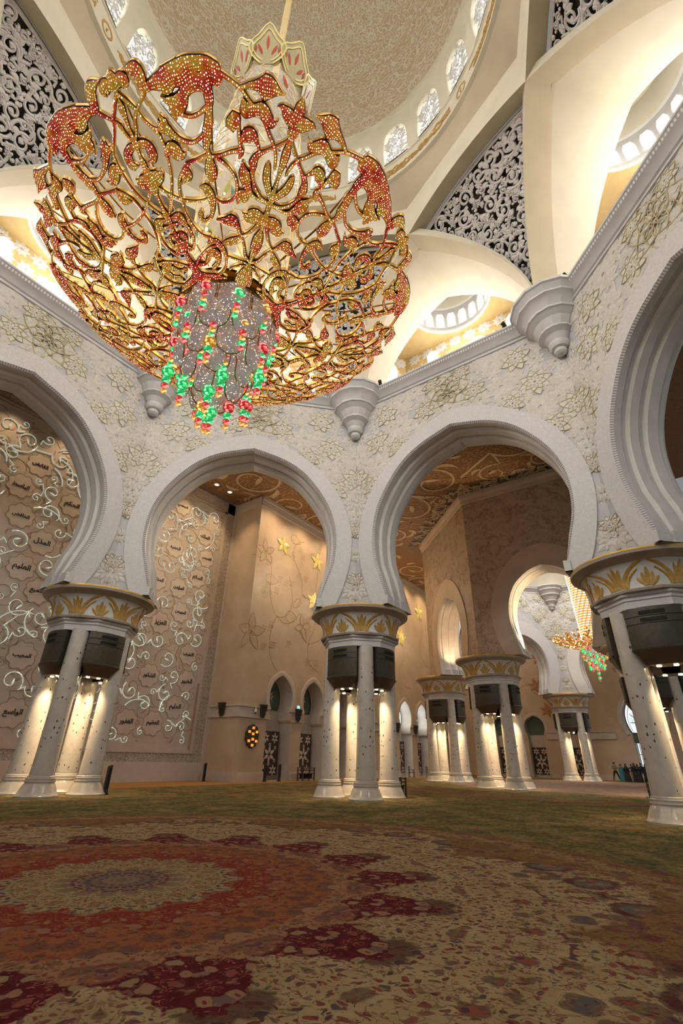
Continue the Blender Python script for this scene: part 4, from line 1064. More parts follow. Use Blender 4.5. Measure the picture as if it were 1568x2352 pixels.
CH = {'m': [[(0.3,4.53,0.055),(1.8,4.59,0.11),(2.8,4.57,0.115),(3.2,4.53,0.082),(2.8,4.46,0.005)],
[(0.2,4.45,0.044),(1,4.39,0.049),(2.2,4.3,0.055),(3.3,4.22,0.049),(3.7,4.18,0.038)],
[(3.8,4.19,0.038),(4.8,4.06,0.038),(6.7,3.92,0.041),(8.3,3.79,0.038),(8.8,3.58,0.041),(8.6,3.35,0.041),(7.4,3.11,0.038),(5.2,2.9,0.038),(1.8,2.67,0.033)],
[(3.8,4.19,0.033),(2.4,4.08,0.055),(1.6,3.94,0.044),(0.2,3.81,0.038)],
[(-0.5,3.76,0.049),(1.6,3.77,0.077),(3.6,3.72,0.093),(4.3,3.62,0.104),(3.7,3.53,0.093),(2.3,3.5,0.033)],
[(-0.7,3.38,0.06),(1,3.25,0.137),(4.2,3.28,0.11),(5.1,3.36,0.005)],
[(4,4.19,0.038),(5.6,4.28,0.044),(6.9,4.36,0.06),(7,4.46,0.099),(6.9,4.56,0.126),(6.1,4.65,0.121),(4.6,4.68,0.071),(3,4.69,0)],
[(7.5,4.4,0.066),(9,4.44,0.082),(11,4.46,0.126),(12.6,4.46,0.181),(14.4,4.52,0.159),(16.6,4.55,0.181),(18.2,4.62,0.142),(20.5,4.66,0.115),(22.8,4.67,0.104),(25,4.64,0.082)],
[(23.9,4.61,0.071),(26.3,4.57,0.049),(28.8,4.51,0.044),(30.7,4.46,0.044),(32.8,4.36,0.041),(34,4.31,0.044)],
[(30.6,4.47,0.049),(32.5,4.53,0.06),(34.6,4.57,0.099),(36,4.58,0.17),(37.6,4.6,0.142),(39.2,4.6,0.077),(41,4.59,0)],
[(31.8,4.28,0.082),(32.3,4.23,0.126),(34.4,4.26,0.099),(36.4,4.29,0.121),(38,4.22,0.11),(39.6,4.18,0.077),(40.8,4.26,0)],
[(36,4.25,0.049),(37.8,4.13,0.049),(39.4,4.01,0.044),(41.2,3.9,0.041),(42.4,3.77,0.041),(43,3.62,0.041)],
[(40.9,3.57,0.082),(41.4,3.41,0.093),(42.9,3.27,0.077),(44.8,3.15,0.071)],
[(23.6,3.95,0.044),(23.1,4.14,0.077),(23.1,4.26,0.099),(22.5,4.39,0.11),(20.9,4.45,0.132),(19,4.42,0.121),(17.2,4.32,0.099),(16,4.21,0.137),(14.1,4.1,0.137),(13.8,3.97,0.022)],
[(16.3,4.2,0.099),(13.9,4.21,0.093),(12.2,4.23,0.066),(10.9,4.29,0)],
[(14.9,4.08,0.055),(16.4,4.03,0.044),(18.5,4.02,0.044),(20.6,4.07,0.049),(22.4,4.15,0.06)],
[(21.5,4.45,0.11),(23.3,4.54,0.137),(25,4.52,0.11)],
[(23.3,4.53,0.099),(24.8,4.48,0.082),(25.6,4.41,0)],
[(23.1,4.14,0.077),(22.6,3.94,0.093),(22.1,3.76,0.11),(21.8,3.63,0.077),(22.4,3.52,0.066),(22.7,3.34,0.126),(22.7,3.19,0.11),(22.1,3.09,0)],
[(6.5,3.94,0.038),(8.3,3.89,0.044),(10,3.95,0.121),(9.8,4.02,0.055)],
[(8.5,3.89,0.06),(10.4,3.89,0.099),(12.2,3.79,0.077),(14.6,3.71,0.055),(17.6,3.68,0.049),(20,3.74,0.047),(21.9,3.84,0.044)],
[(8.3,3.54,0.033),(10.4,3.61,0.121),(12.6,3.54,0.126),(14.2,3.51,0.066),(15.9,3.57,0)],
[(21.6,3.52,0.041),(18.1,3.44,0.041),(14.5,3.36,0.049),(11.4,3.2,0.044),(9.9,3.03,0.041),(9.7,2.85,0.041),(13.9,2.8,0.041),(18.3,2.81,0.041),(22.2,2.87,0.044)],
[(14.3,3.35,0.055),(13.9,3.22,0.126),(12.1,3.12,0.055)],
[(2,3.1,0.038),(5.6,2.95,0.038),(9.6,2.84,0.038)],
[(9.7,2.85,0.038),(9.4,2.63,0.038),(11,2.4,0.038),(14.3,2.21,0.041),(19,2.13,0.06)],
[(17.6,3.03,0),(19.8,3.02,0.093),(21.7,2.92,0.11),(22.4,2.73,0.071),(21.3,2.55,0.055),(18.5,2.45,0.06),(16.2,2.5,0.055),(16.4,2.58,0.071)],
[(46,4.3,0.066),(44.2,4.35,0.121),(42.3,4.4,0.104),(40.9,4.44,0.055),(39.7,4.42,0)],
[(45.7,4.17,0.049),(44.1,4.05,0.044),(42,3.92,0.044),(39.4,3.8,0.044),(37,3.68,0.071),(36.1,3.55,0.093)],
[(46.1,4.19,0.044),(45.3,4.11,0.038)],
[(36.3,3.54,0.093),(36.7,3.36,0.049),(38.3,3.2,0.049),(40.9,3.09,0.049),(43.9,3.05,0.055)],
[(33.2,3.47,0.06),(34,3.34,0.126),(36,3.16,0.088),(38.4,3.06,0.049),(43.6,3.04,0.049)],
[(44.3,2.74,0.11),(40.4,2.74,0.148),(37.7,2.67,0.11),(34.8,2.73,0)],
[(28.8,4.02,0.11),(28.7,3.94,0.093),(29.8,4.08,0.121),(30.6,4,0.071),(31.2,3.88,0.049),(31.7,3.74,0.049),(32.2,3.64,0.071),(31.4,3.51,0)],
[(31.9,3.8,0.055),(33.4,3.9,0.121),(35,3.92,0.11),(36.4,3.85,0.049),(37.3,3.77,0.038)],
[(22.3,3.49,0.047),(25.7,3.53,0.047),(29.4,3.62,0.049),(32.2,3.67,0.06)],
[(25.3,3.48,0.041),(28.8,3.38,0.041),(31.3,3.23,0.041),(32,3.06,0.041),(30.3,2.88,0.041),(26.5,2.81,0.041),(23.5,2.86,0.038)],
[(32.5,2.84,0.011),(33.5,2.97,0.121),(35.7,3.03,0.11),(37.1,3.06,0.027)],
[(24.4,2.49,0.044),(28.9,2.5,0.11),(31.4,2.53,0.121),(33.9,2.42,0.071),(36.4,2.3,0.044),(40.3,2.43,0.049),(43,2.63,0.055)],
[(36.1,2.29,0.041),(38.7,2.1,0.041),(40.6,1.92,0.055),(43,1.85,0.055)],
[(44.9,2.59,0.038),(44.4,2.69,0.038)],
[(28.3,2.08,0.082),(32.1,2.14,0.099),(36.2,2.28,0.038)],
[(2.9,2.59,0.055),(5.6,2.57,0.11),(6.9,2.48,0.093)],
[(1.5,2.46,0.049),(4.7,2.46,0.038),(8.1,2.39,0.038),(9.3,2.21,0.041),(8.4,2.04,0.044),(5.8,1.94,0.055),(2.9,1.99,0.093),(2.5,2.07,0.082)],
[(0.1,1.51,0.055),(4.9,1.64,0.049),(11.5,1.81,0.044),(17.9,1.94,0.044),(22.6,1.99,0.044)],
[(17.8,2.05,0.049),(22,2.09,0.066),(25.7,1.94,0.082),(28.2,1.75,0.049),(26.9,1.49,0.044),(18.3,1.28,0.055),(9.5,1.27,0.055)],
[(1.4,1.41,0.082),(8.2,1.34,0.06),(16.8,1.3,0.071)],
[(9.2,1.25,0.093),(17.9,1.24,0.088),(26.5,1.26,0.055)],
[(18.1,1.83,0.11),(21.8,1.81,0.11),(21.9,1.63,0.066),(17.7,1.5,0.071)],
[(28.2,1.78,0.049),(34.9,1.77,0.038),(42.8,1.76,0.038)],
[(47.7,1.7,0.033),(53.6,1.62,0.038),(58.5,1.51,0.033)],
[(7.6,1.59,0.071),(12.2,1.61,0.055),(15.6,1.75,0.071)]],
'a': [[(0,4.76,0),(0,4.71,0.088),(0,4.64,0.115),(0,4.55,0.082),(0,4.46,0.06),(0,4.42,0.038)],
[(0,4.42,0.016),(0,4.29,0.082),(0,4.15,0.066),(0,4,0.038)],
[(0,4,0.038),(0,3.89,0.066),(0,3.76,0.066),(0,3.64,0.049),(0,3.49,0.082),(0,3.39,0.055)],
[(0,3.44,0.055),(0,3.26,0.17),(0,3.1,0.11),(0,3,0.055),(0,2.8,0.055),(0,2.63,0.093),(0,2.43,0.055),(0,2.22,0.044),(0,2,0.071)],
[(0,2.32,0.06),(0,2.1,0.082),(0,1.83,0.071),(0,1.62,0.099),(0,1.41,0.126),(0,1.24,0.164)]],
'b': [[(45,4.71,0),(45,4.59,0.099),(45,4.46,0.115),(45,4.32,0.121),(45,4.19,0.093),(45,4.1,0.055)],
[(45,4.1,0.038),(45,3.92,0.093),(45,3.75,0.082),(45,3.55,0.049),(45,3.36,0.055),(45,3.1,0.077),(45,2.95,0.06),(45,2.76,0.082),(45,2.58,0.055)],
[(45,2.59,0.022),(45,2.41,0.11),(45,2.18,0.121),(45,1.92,0.06),(45,1.75,0.055)],
[(45,1.76,0.066),(45,1.56,0.148),(45,1.34,0.203),(45,1.09,0.164)]],
}

# ------------------------------------------------------------------ great chandelier
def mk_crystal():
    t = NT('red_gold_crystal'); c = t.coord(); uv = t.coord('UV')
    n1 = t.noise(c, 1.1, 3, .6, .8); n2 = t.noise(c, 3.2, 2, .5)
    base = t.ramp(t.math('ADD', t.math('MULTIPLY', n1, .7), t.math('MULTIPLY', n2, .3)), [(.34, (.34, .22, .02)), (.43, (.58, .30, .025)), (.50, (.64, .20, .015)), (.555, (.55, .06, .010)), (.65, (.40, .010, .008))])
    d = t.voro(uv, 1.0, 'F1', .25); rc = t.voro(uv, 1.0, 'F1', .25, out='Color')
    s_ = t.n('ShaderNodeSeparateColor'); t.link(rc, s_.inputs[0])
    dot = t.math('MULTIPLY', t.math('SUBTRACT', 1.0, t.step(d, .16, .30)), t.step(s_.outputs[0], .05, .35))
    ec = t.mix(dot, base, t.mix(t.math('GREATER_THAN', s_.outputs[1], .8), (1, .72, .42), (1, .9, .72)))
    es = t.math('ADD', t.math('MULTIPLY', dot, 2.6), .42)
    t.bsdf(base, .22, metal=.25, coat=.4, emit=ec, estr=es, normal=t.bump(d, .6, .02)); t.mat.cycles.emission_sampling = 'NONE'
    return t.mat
M['crystal'] = mk_crystal()
M['chgold'] = plain('polished_gold_plate', (.42, .235, .065), .32, metal=.95, var=.05, scale=2)
M['chlip'] = plain('dark_gold_lip', (.11, .034, .008), .35, metal=.7, var=.15, scale=4)
M['rod'] = plain('satin_gold_rod', (.72, .55, .28), .4, metal=.3, var=.04)
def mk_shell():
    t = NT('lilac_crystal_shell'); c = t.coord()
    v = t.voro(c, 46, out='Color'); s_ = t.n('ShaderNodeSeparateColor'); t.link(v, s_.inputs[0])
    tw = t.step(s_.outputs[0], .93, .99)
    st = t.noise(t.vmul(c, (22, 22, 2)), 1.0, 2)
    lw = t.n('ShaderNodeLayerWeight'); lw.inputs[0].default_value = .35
    base = t.mix(st, (.36, .28, .24), (.66, .56, .52)); base = t.mix(lw.outputs['Facing'], base, (.22, .12, .05))  # facing-based darkening puts the shade between shells into the colour
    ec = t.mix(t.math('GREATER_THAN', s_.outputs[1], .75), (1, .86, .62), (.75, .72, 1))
    t.bsdf(base, .12, metal=.2, emit=t.mix(tw, base, ec), estr=t.math('ADD', t.math('MULTIPLY', tw, 1.8), .34)); t.mat.cycles.emission_sampling = 'NONE'  # sparkle and soft glow of the shells are put into emission
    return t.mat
M['shell'] = mk_shell()
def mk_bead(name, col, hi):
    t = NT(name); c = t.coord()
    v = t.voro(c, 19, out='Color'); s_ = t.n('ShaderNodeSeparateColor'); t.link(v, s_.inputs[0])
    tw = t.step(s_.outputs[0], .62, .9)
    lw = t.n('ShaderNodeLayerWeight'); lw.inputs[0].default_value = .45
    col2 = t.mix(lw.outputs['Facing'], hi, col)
    t.bsdf(col2, .06, coat=1.0, emit=t.mix(tw, col2, tuple(min(1, .22 + v_) for v_ in hi)), estr=t.math('ADD', t.math('MULTIPLY', tw, 1.1), .36)); t.mat.cycles.emission_sampling = 'NONE'  # glints and inner glow of the bead are put into emission
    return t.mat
BEAD = {'red': mk_bead('red_crystal_bead', (.42, .0, .008), (.95, .03, .03)), 'green': mk_bead('green_crystal_bead', (.0, .26, .04), (.03, .95, .22)), 'amber': mk_bead('amber_crystal_bead', (.40, .09, .0), (1, .38, .02)),
        'rose': mk_bead('rose_crystal_bead', (.50, .008, .012), (1, .06, .05)), 'mint': mk_bead('mint_crystal_bead', (.0, .36, .08), (.03, .9, .25))}
def zr(r): return 11.5 + 1.35 * (max(r - 1.2, 0) / 3.6) ** 2
def bowl_stroke(mb, P, a0, sgn, depth=.10):
    S = catmull(P, 4)
    if S[-1][2] > .02:      # round the ends
        a, b = S[-2], S[-1]; u = ((b[0] - a[0]) * b[1] * pi / 180, b[1] - a[1]); L = hypot(*u) or 1
        for k, wk in ((.55, .8), (.85, .5), (1.0, .08)): S.append((b[0] + u[0] / L * b[2] * k / b[1] * 180 / pi, b[1] + u[1] / L * b[2] * k, b[2] * wk))
    if S[0][2] > .02:
        a, b = S[1], S[0]; u = ((b[0] - a[0]) * b[1] * pi / 180, b[1] - a[1]); L = hypot(*u) or 1
        for k, wk in ((.55, .8), (.85, .5), (1.0, .08)): S.insert(0, (b[0] + u[0] / L * b[2] * k / b[1] * 180 / pi, b[1] + u[1] / L * b[2] * k, b[2] * wk))
    rows = [[] for _ in range(7)]; uvs = [[] for _ in range(7)]; acc = 0.0
    for i, (ph, r, w) in enumerate(S):
        w = max(w * .76 + max(0, w - .05) * .34, .004)
        a = S[max(i - 1, 0)]; b = S[min(i + 1, len(S) - 1)]
        tx = (b[0] - a[0]) * r * pi / 180; ty = b[1] - a[1]; L = hypot(tx, ty) or 1
        if i: acc += hypot((ph - S[i - 1][0]) * r * pi / 180, r - S[i - 1][1])
        nx, ny = -ty / L, tx / L; lip = min(.017, w * .27)
        for j, (k, dz) in enumerate(((w, depth), (w, 0), (w - lip, -.022), (0, -.035 - min(.05, w * .28)), (-w + lip, -.022), (-w, 0), (-w, depth))):
            rr = r + ny * k; pp = radians(a0 + sgn * (ph + nx * k / r * 180 / pi))
            rows[j].append((rr * cos(pp), rr * sin(pp), zr(rr) + dz)); uvs[j].append((acc / .042, k / .042))
    if sgn < 0: rows.reverse(); uvs.reverse()
    rows.append(rows[0]); uvs.append(uvs[0])
    mb.grid(rows, mats=[0, 1, 2, 2, 1, 0, 0], uvs=uvs)
chn = empty('chandelier', (0, 0, 0)); tag(chn, 'giant gold scrollwork chandelier with red crystals and a cone of coloured beads, nearest the viewer', 'chandelier')
CM = [M['chgold'], M['chlip'], M['crystal']]
A0 = -161.84
proto = {}
for sgn in (1, -1):
    mb = MB()
    for P in CH['m']: bowl_stroke(mb, P, 0, sgn)
    proto[sgn] = mb.build('scrollwork_panel', CM, chn, angle=30)
mb = MB()
for P in CH['a']: bowl_stroke(mb, P, 0, 1)
for sg in (-1, 1):   # side petals of the fleur and hub volutes on the axis
    bowl_stroke(mb, [(0, 2.2, .03), (sg * 3.0, 2.3, .05), (sg * 5.0, 2.2, .06), (sg * 4.0, 2.05, .04)], 0, 1)
pa = mb.build('fleur_stem', CM, chn, angle=30)
mb = MB()
for P in CH['b']: bowl_stroke(mb, P, 0, 1)
pb = mb.build('leaf_stem', CM, chn, angle=30)
for i in range(4):
    for o, off in ((proto[1], 0), (proto[-1], 0), (pa, 0), (pb, 0)):
        if i:
            c = o.copy(); COL.objects.link(c)
        else: c = o
        c.rotation_euler = (0, 0, radians(A0 + 90 * i))
mb = MB(); mb.lathe([(1.30, 11.5), (1.22, 11.44), (1.14, 11.46), (1.12, 11.75), (1.2, 11.85), (1.30, 11.8)], 64); mb.build('hub_ring', M['chgold'], chn)
mb = MB()
# light spokes tying the bowl to the centre basket
for i in range(16):
    a = radians(A0 + 22.5 * i); mb.tube([(1.1 * cos(a), 1.1 * sin(a), 12.2), (3.0 * cos(a), 3.0 * sin(a), 12.25), (4.64 * cos(a), 4.64 * sin(a), 12.9)], .022, 5)
mb.build('support_frame', M['chgold'], chn)
# glass basket above the bowl
def mk_bglass():
    t = NT('frosted_basket_glass'); tr = t.n('ShaderNodeBsdfTransparent'); tr.inputs[0].default_value = (.93, .9, .84, 1)
    g = t.n('ShaderNodeBsdfPrincipled'); g.inputs['Base Color'].default_value = (.85, .78, .66, 1); g.inputs['Roughness'].default_value = .15
    g.inputs['Emission Color'].default_value = (1, .9, .75, 1); g.inputs['Emission Strength'].default_value = .12
    m_ = t.n('ShaderNodeMixShader'); m_.inputs[0].default_value = .34; t.link(tr.outputs[0], m_.inputs[1]); t.link(g.outputs[0], m_.inputs[2]); t.link(m_.outputs[0], t.out.inputs[0])
    t.mat.cycles.emission_sampling = 'NONE'; return t.mat
M['bglass'] = mk_bglass()
bp = [(1.15, 12.2), (1.3, 13.5), (1.42, 15.5), (1.45, 17.5), (1.4, 19.5), (1.25, 21.5), (1.15, 23.2)]
def br(z):
    for (r0, z0), (r1, z1) in zip(bp, bp[1:]):
        if z0 <= z <= z1: return r0 + (r1 - r0) * (z - z0) / (z1 - z0)
    return bp[-1][0]
mb = MB(); mb.lathe(bp, 32); bas = mb.build('glass_basket', M['bglass'], chn)
mb = MB(); rg = random.Random(9)
for row in range(26):
    z = 12.4 + row * .42
    for j in range(18):
        a = 2 * pi * (j + (row % 2) * .5) / 18; d = .17 if row % 2 else -.17
        r0, r1 = br(min(z, 23.1)) + .02, br(min(z + .4, 23.1)) + .02
        mb.tube([(r0 * cos(a), r0 * sin(a), z), (r1 * cos(a + d), r1 * sin(a + d), z + .4)], .012, 4)
        if (row + j) % 2: mb.tube([(r0 * cos(a), r0 * sin(a), z), (r0 * cos(a + .35), r0 * sin(a + .35), z)], .010, 4)
mb.build('gold_net', M['rod'], bas)
LEAFC = {'red': plain('red_glass_leaf', (.40, .06, .04), .2), 'green': plain('green_glass_leaf', (.20, .40, .26), .2), 'yellow': plain('yellow_glass_leaf', (.62, .56, .14), .2)}
for i in range(30):
    a = rg.uniform(0, 2 * pi); z = rg.uniform(13.2, 22.6); cn_ = ['red', 'green', 'yellow'][i % 3]; tl = rg.uniform(-.7, .7)
    mb = MB(); r = br(z) + .06
    P = [(a * r + sin(tl) * .36 * (2 * t / 8 - 1), z + cos(tl) * .36 * (2 * t / 8 - 1)) for t in range(9)]
    L, R = ribbon2(P, [.085 * sin(pi * min(1, max(.02, t / 8))) for t in range(9)])
    f3 = lambda x, y, h: ((r + h) * cos(x / r), (r + h) * sin(x / r), y)
    mb.grid([[f3(x, y, 0) for x, y in L], [f3(x, y, .05) for x, y in P], [f3(x, y, 0) for x, y in R]]); mb.build('glass_leaf', LEAFC[cn_], bas)
# crown of pointed petals
def crown_petal():
    mb = MB(); g = MB()
    out = [(-.22, 0), (-.5, .25), (-.66, .62), (-.55, .9), (-.36, 1.12), (0, 1.62)]
    full = out + [(-x, z) for x, z in reversed(out[:-1])]
    def q(x, z, h): return (1.15 + .45 * z / 1.6 + h, x, 23.1 + z * 1.22)
    mb.poly([q(x, z, -.03) for x, z in full]); mb.poly([q(x, z, .03) for x, z in reversed(full)])
    mb.grid([[q(x, z, -.03) for x, z in full], [q(x, z, .03) for x, z in full]], closed=True)
    for sc in (1.0, .78):
        C = [(x * sc, .12 * (1 - sc) * 4 + z * sc) for x, z in catmull(full, 3)]
        L, R = ribbon2(C, .026); g.grid([[q(x, z, .05) for x, z in L], [q(x, z, .05) for x, z in R]]); g.grid([[q(x, z, -.05) for x, z in L], [q(x, z, -.05) for x, z in R]])
    r_ = MB()
    for (x0, z0, L_, an) in ((0, .55, .55, 0), (-.16, .35, .42, .45), (.16, .35, .42, -.45), (-.40, .42, .3, .1), (.40, .42, .3, -.1)):
        P = [(x0 - sin(an) * L_ * t / 6, z0 + cos(an) * L_ * t / 6) for t in range(7)]
        Lq, Rq = ribbon2(P, [.05 * sin(pi * (.06 + .9 * t / 6)) for t in range(7)])
        for h in (.045, -.045): r_.grid([[q(x, z, h) for x, z in Lq], [q(x, z, h) for x, z in Rq]])
    return mb, g, r_
pm, gm, rm_ = crown_petal()
M['crownglass'] = plain('pale_gold_crown_glass', (.46, .385, .22), .25, metal=.2)
p0 = pm.build('crown_petal', M['crownglass'], chn, smooth=False); g0 = gm.build('gold_outline', plain('bright_gold_outline', (.86, .74, .30), .25, metal=.4), p0, smooth=False); r0_ = rm_.build('red_inlay', LEAFC['red'], p0, smooth=False)
for i in range(8):
    if i:
        c = p0.copy(); COL.objects.link(c)
        for k_ in (g0, r0_): e = k_.copy(); COL.objects.link(e); e.parent = c
    else: c = p0
    c.rotation_euler = (0, 0, radians(A0 + 20 + 45 * i))
rod = MB(); n = 24
rod.grid([[((.125 + .02 * (j % 2)) * cos(2 * pi * j / n), (.125 + .02 * (j % 2)) * sin(2 * pi * j / n), z) for j in range(n)] for z in (12.5, 52.4)], closed=True)
rod.build('hanging_rod', M['rod'], chn, smooth=False)
# crystal core under the hub
core = MB(); core.lathe([(1.1, 11.75), (1.04, 11.2), (.9, 10.5), (.66, 9.8), (.4, 9.2), (.16, 8.75), (.02, 8.6)], 32)
cr = core.build('crystal_core', M['shell'], chn)
for ring, (nn, R_, z, w_, h_) in enumerate(((9, 1.0, 11.55, .42, 1.0), (9, .93, 11.0, .38, .95), (8, .78, 10.4, .34, .9), (6, .56, 9.9, .32, .8), (4, .34, 9.4, .28, .7))):
    for j in range(nn):
        a = radians(A0) + 2 * pi * (j + .5 * (ring % 2)) / nn; s_ = MB(); rows = []; rim = [[], []]
        for k in range(11):
            t = k / 10; row = []
            for m_ in range(9):
                u = -1 + m_ / 4.0
                wd = w_ * sqrt(max(0.0, 1 - max(0, (t - .5) / .5) ** 2.4)) * (.82 + .18 * t); y = u * wd
                x = R_ + .20 * (1 - u * u) + .10 * sin(pi * t) + .06 * t - .02
                row.append((x * cos(a) - y * sin(a), x * sin(a) + y * cos(a), z + .1 - h_ * t))
            rows.append(row); rim[0].append(row[0]); rim[1].append(row[-1])
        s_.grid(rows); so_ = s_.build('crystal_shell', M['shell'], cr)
        g_ = MB(); g_.tube(rim[0][:-1] + rim[1][::-1], .016, 5); g_.build('gold_rim', M['chgold'], so_)
# bead strands
bm = {}
def bead(name, col, r, parent, loc):
    k = (col, r)
    if k not in bm:
        b = MB(); b.sphere((0, 0, 0), r, 16, 10, sz=.96)
        for sgz in (-1, 1): b.sphere((0, 0, sgz * r), r * .16, 6, 4)
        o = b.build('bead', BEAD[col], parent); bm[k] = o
    else:
        o = bm[k].copy(); COL.objects.link(o); o.parent = parent
    o.location = loc
big = ['red', 'green', 'amber']
def strand(x, y, z, i, lng):
    o = MB(); seq = []
    c = big[i % 3]; seq += [('amber', .07), (c, .155)]
    seq += [('mint', .085), ('rose', .085), ('amber', .08), ('mint', .075)] if i % 2 else [('rose', .095), ('amber', .08), ('mint', .085), ('rose', .07)]
    if lng: seq += [(big[(i + 1) % 3], .145), ('mint', .10), ('rose', .085), ('amber', .07)]
    tot = sum(2 * r * .96 for _, r in seq)
    o.tube([(x, y, z + .25), (x, y, z - tot)], .008, 5); s_ = o.build('bead_strand', M['rod'], chn)
    zz = z
    for col, r in seq:
        zz -= r * .97; bead('bead', col, r, s_, (x, y, zz)); zz -= r * .97
rg = random.Random(4)
for j in range(10):
    a = radians(A0) + 2 * pi * (j + .2) / 10; strand(1.22 * cos(a), 1.22 * sin(a), 11.5 - .1 * (j % 2), j, False)
for j in range(10):
    a = radians(A0) + 2 * pi * (j + .6) / 10; strand(1.08 * cos(a), 1.08 * sin(a), 10.8 - .12 * (j % 3), j + 1, j % 2 == 0)
for j in range(8):
    a = radians(A0) + 2 * pi * j / 8; strand(.72 * cos(a), .72 * sin(a), 10.4 - .15 * (j % 2), j + 2, j % 2 == 1)
for j in range(6):
    a = radians(A0) + 2 * pi * (j + .3) / 6; strand(.38 * cos(a), .36 * sin(a), 10.05, j, j % 2 == 0)
strand(0, 0, 9.75, 0, True)

# ------------------------------------------------------------------ distant chandelier under the second dome
ch2 = empty('chandelier', (O2[0], O2[1] - .45, 0)); tag(ch2, 'small distant chandelier with a glowing woven column, seen through the far arch', 'chandelier')
mb = MB(); rg = random.Random(12)
for i in range(40):
    a = 2 * pi * i / 40
    for k in range(5):
        r0 = .9 + 2.4 * k / 5; b = a + rg.uniform(-.08, .08); d = rg.uniform(-.12, .12)
        zz = lambda r: 11.3 + .75 * ((r - .9) / 2.4) ** 2
        P = [((r0 + .5 * t / 4) * cos(b + d * t / 4), (r0 + .5 * t / 4) * sin(b + d * t / 4), zz(r0 + .5 * t / 4)) for t in range(5)]
        mb.tube(P, [.03, .09, .11, .08, .02], 6)
        mb.sphere(P[-1], .12, 6, 5); mb.sphere((P[2][0], P[2][1], P[2][2] + rg.uniform(.05, .45)), .13, 6, 5)
mb.build('scrollwork_dish', M['sparkle'], ch2)
mb = MB(); mb.lathe([(.6, 11.6), (.80, 12.3), (.84, 13.5), (.88, 15), (.95, 16.5), (1.05, 18), (1.05, 19.2), (.4, 19.6)], 24); mb.build('column_core', plain('amber_column_core', (.45, .22, .06), .4, emit=(1, .55, .2), estr=.5), ch2)
mb = MB()
for row in range(30):
    z = 12.2 + row * .235; r = (.86 + .24 * max(0, (z - 13.5) / 5.5))
    for j in range(14):
        a = 2 * pi * (j + row * .22) / 14
        mb.tube([(r * cos(a), r * sin(a), z), (r * cos(a + .3), r * sin(a + .3), z + .05)], .045, 5)
mb.build('light_bar_weave', glow('warm_light_bars', (1, .80, .50), 3.2), ch2)
mb = MB(); mb.lathe([(.9, 11.3), (.75, 10.5), (.35, 9.4), (.02, 9.0)], 20); mb.build('crystal_core', M['shell'], ch2)
for i in range(22):
    a = 2 * pi * i / 11 + (.28 if i > 10 else 0); r = .95 if i < 11 else .6; z = 11.2 if i < 11 else 10.3
    sb = MB(); sb.tube([(r * cos(a), r * sin(a), 11.4), (r * cos(a), r * sin(a), z - 1.0)], .01, 4); s_ = sb.build('bead_strand', M['rod'], ch2)
    for k in range(5):
        c_, r_b = [('red', .155), ('mint', .085), ('green', .155), ('rose', .095), ('amber', .155), ('mint', .085), ('green', .155), ('rose', .085)][(i * 3 + k) % 8]
        bead('bead', c_, r_b, s_, (r * cos(a), r * sin(a), z - .25 * k))
sb = MB(); sb.tube([(0, 0, 9.2), (0, 0, 8.3)], .01, 4); s_ = sb.build('bead_strand', M['rod'], ch2)
for k, c_ in enumerate(('red', 'green', 'rose', 'green', 'rose')): bead('bead', c_, .095 if c_ == 'rose' else .145, s_, (0, 0, 9.1 - .2 * k))
mb = MB(); mb.tube([(0, 0, 19.4), (0, 0, 39.6)], .06, 8); mb.build('hanging_rod', M['rod'], ch2)

# ------------------------------------------------------------------ wall of engraved names
FORMS = {'a': (0xFE8D, 0xFE8E), 'b': (0xFE8F,), 'j': (0xFE9D,), 'H': (0xFEA1,), 'x': (0xFEA5,), 'd': (0xFEA9, 0xFEAA), 'D': (0xFEAB, 0xFEAC), 'r': (0xFEAD, 0xFEAE), 'z': (0xFEAF, 0xFEB0), 's': (0xFEB1,), 'S': (0xFEB5,), 'c': (0xFEB9,), 'p': (0xFEBD,),
         'T': (0xFEC1,), 'Z': (0xFEC5,), 'e': (0xFEC9,), 'g': (0xFECD,), 'f': (0xFED1,), 'q': (0xFED5,), 'k': (0xFED9,), 'l': (0xFEDD,), 'm': (0xFEE1,), 'n': (0xFEE5,), 'h': (0xFEE9,), 'w': (0xFEED, 0xFEEE), 'W': (0xFE85, 0xFE86), 'y': (0xFEF1,), 't': (0xFE95,), 'L': (0xFEFB, 0xFEFC)}
def shape(word):
    out = []; prev = False
    for i, ch in enumerate(word):
        f = FORMS[ch]; nxt = i < len(word) - 1
        if len(f) == 2: out.append(chr(f[1] if prev else f[0])); prev = False
        else:
            out.append(chr(f[0] + (3 if prev and nxt else 1 if prev else 2 if nxt else 0))); prev = True
    return ''.join(reversed(out))
def text_mesh(body, width, height, ext):
    cu = bpy.data.curves.new('lettering', 'FONT'); cu.body = body; cu.extrude = ext; cu.resolution_u = 3; cu.offset = .018
    o = bpy.data.objects.new('lettering', cu); COL.objects.link(o)
    dg = bpy.context.evaluated_depsgraph_get(); me = bpy.data.meshes.new_from_object(o.evaluated_get(dg))
    bpy.data.objects.remove(o); bpy.data.curves.remove(cu)
    xs = [v.co.x for v in me.vertices]; ys = [v.co.y for v in me.vertices]
    k = min(width / (max(xs) - min(xs)), height / (max(ys) - min(ys))); cx, cy = (max(xs) + min(xs)) / 2, (max(ys) + min(ys)) / 2
    for v in me.vertices: v.co = ((v.co.x - cx) * k, -v.co.z, (v.co.y - cy) * k)
    return me
YW = 24.0
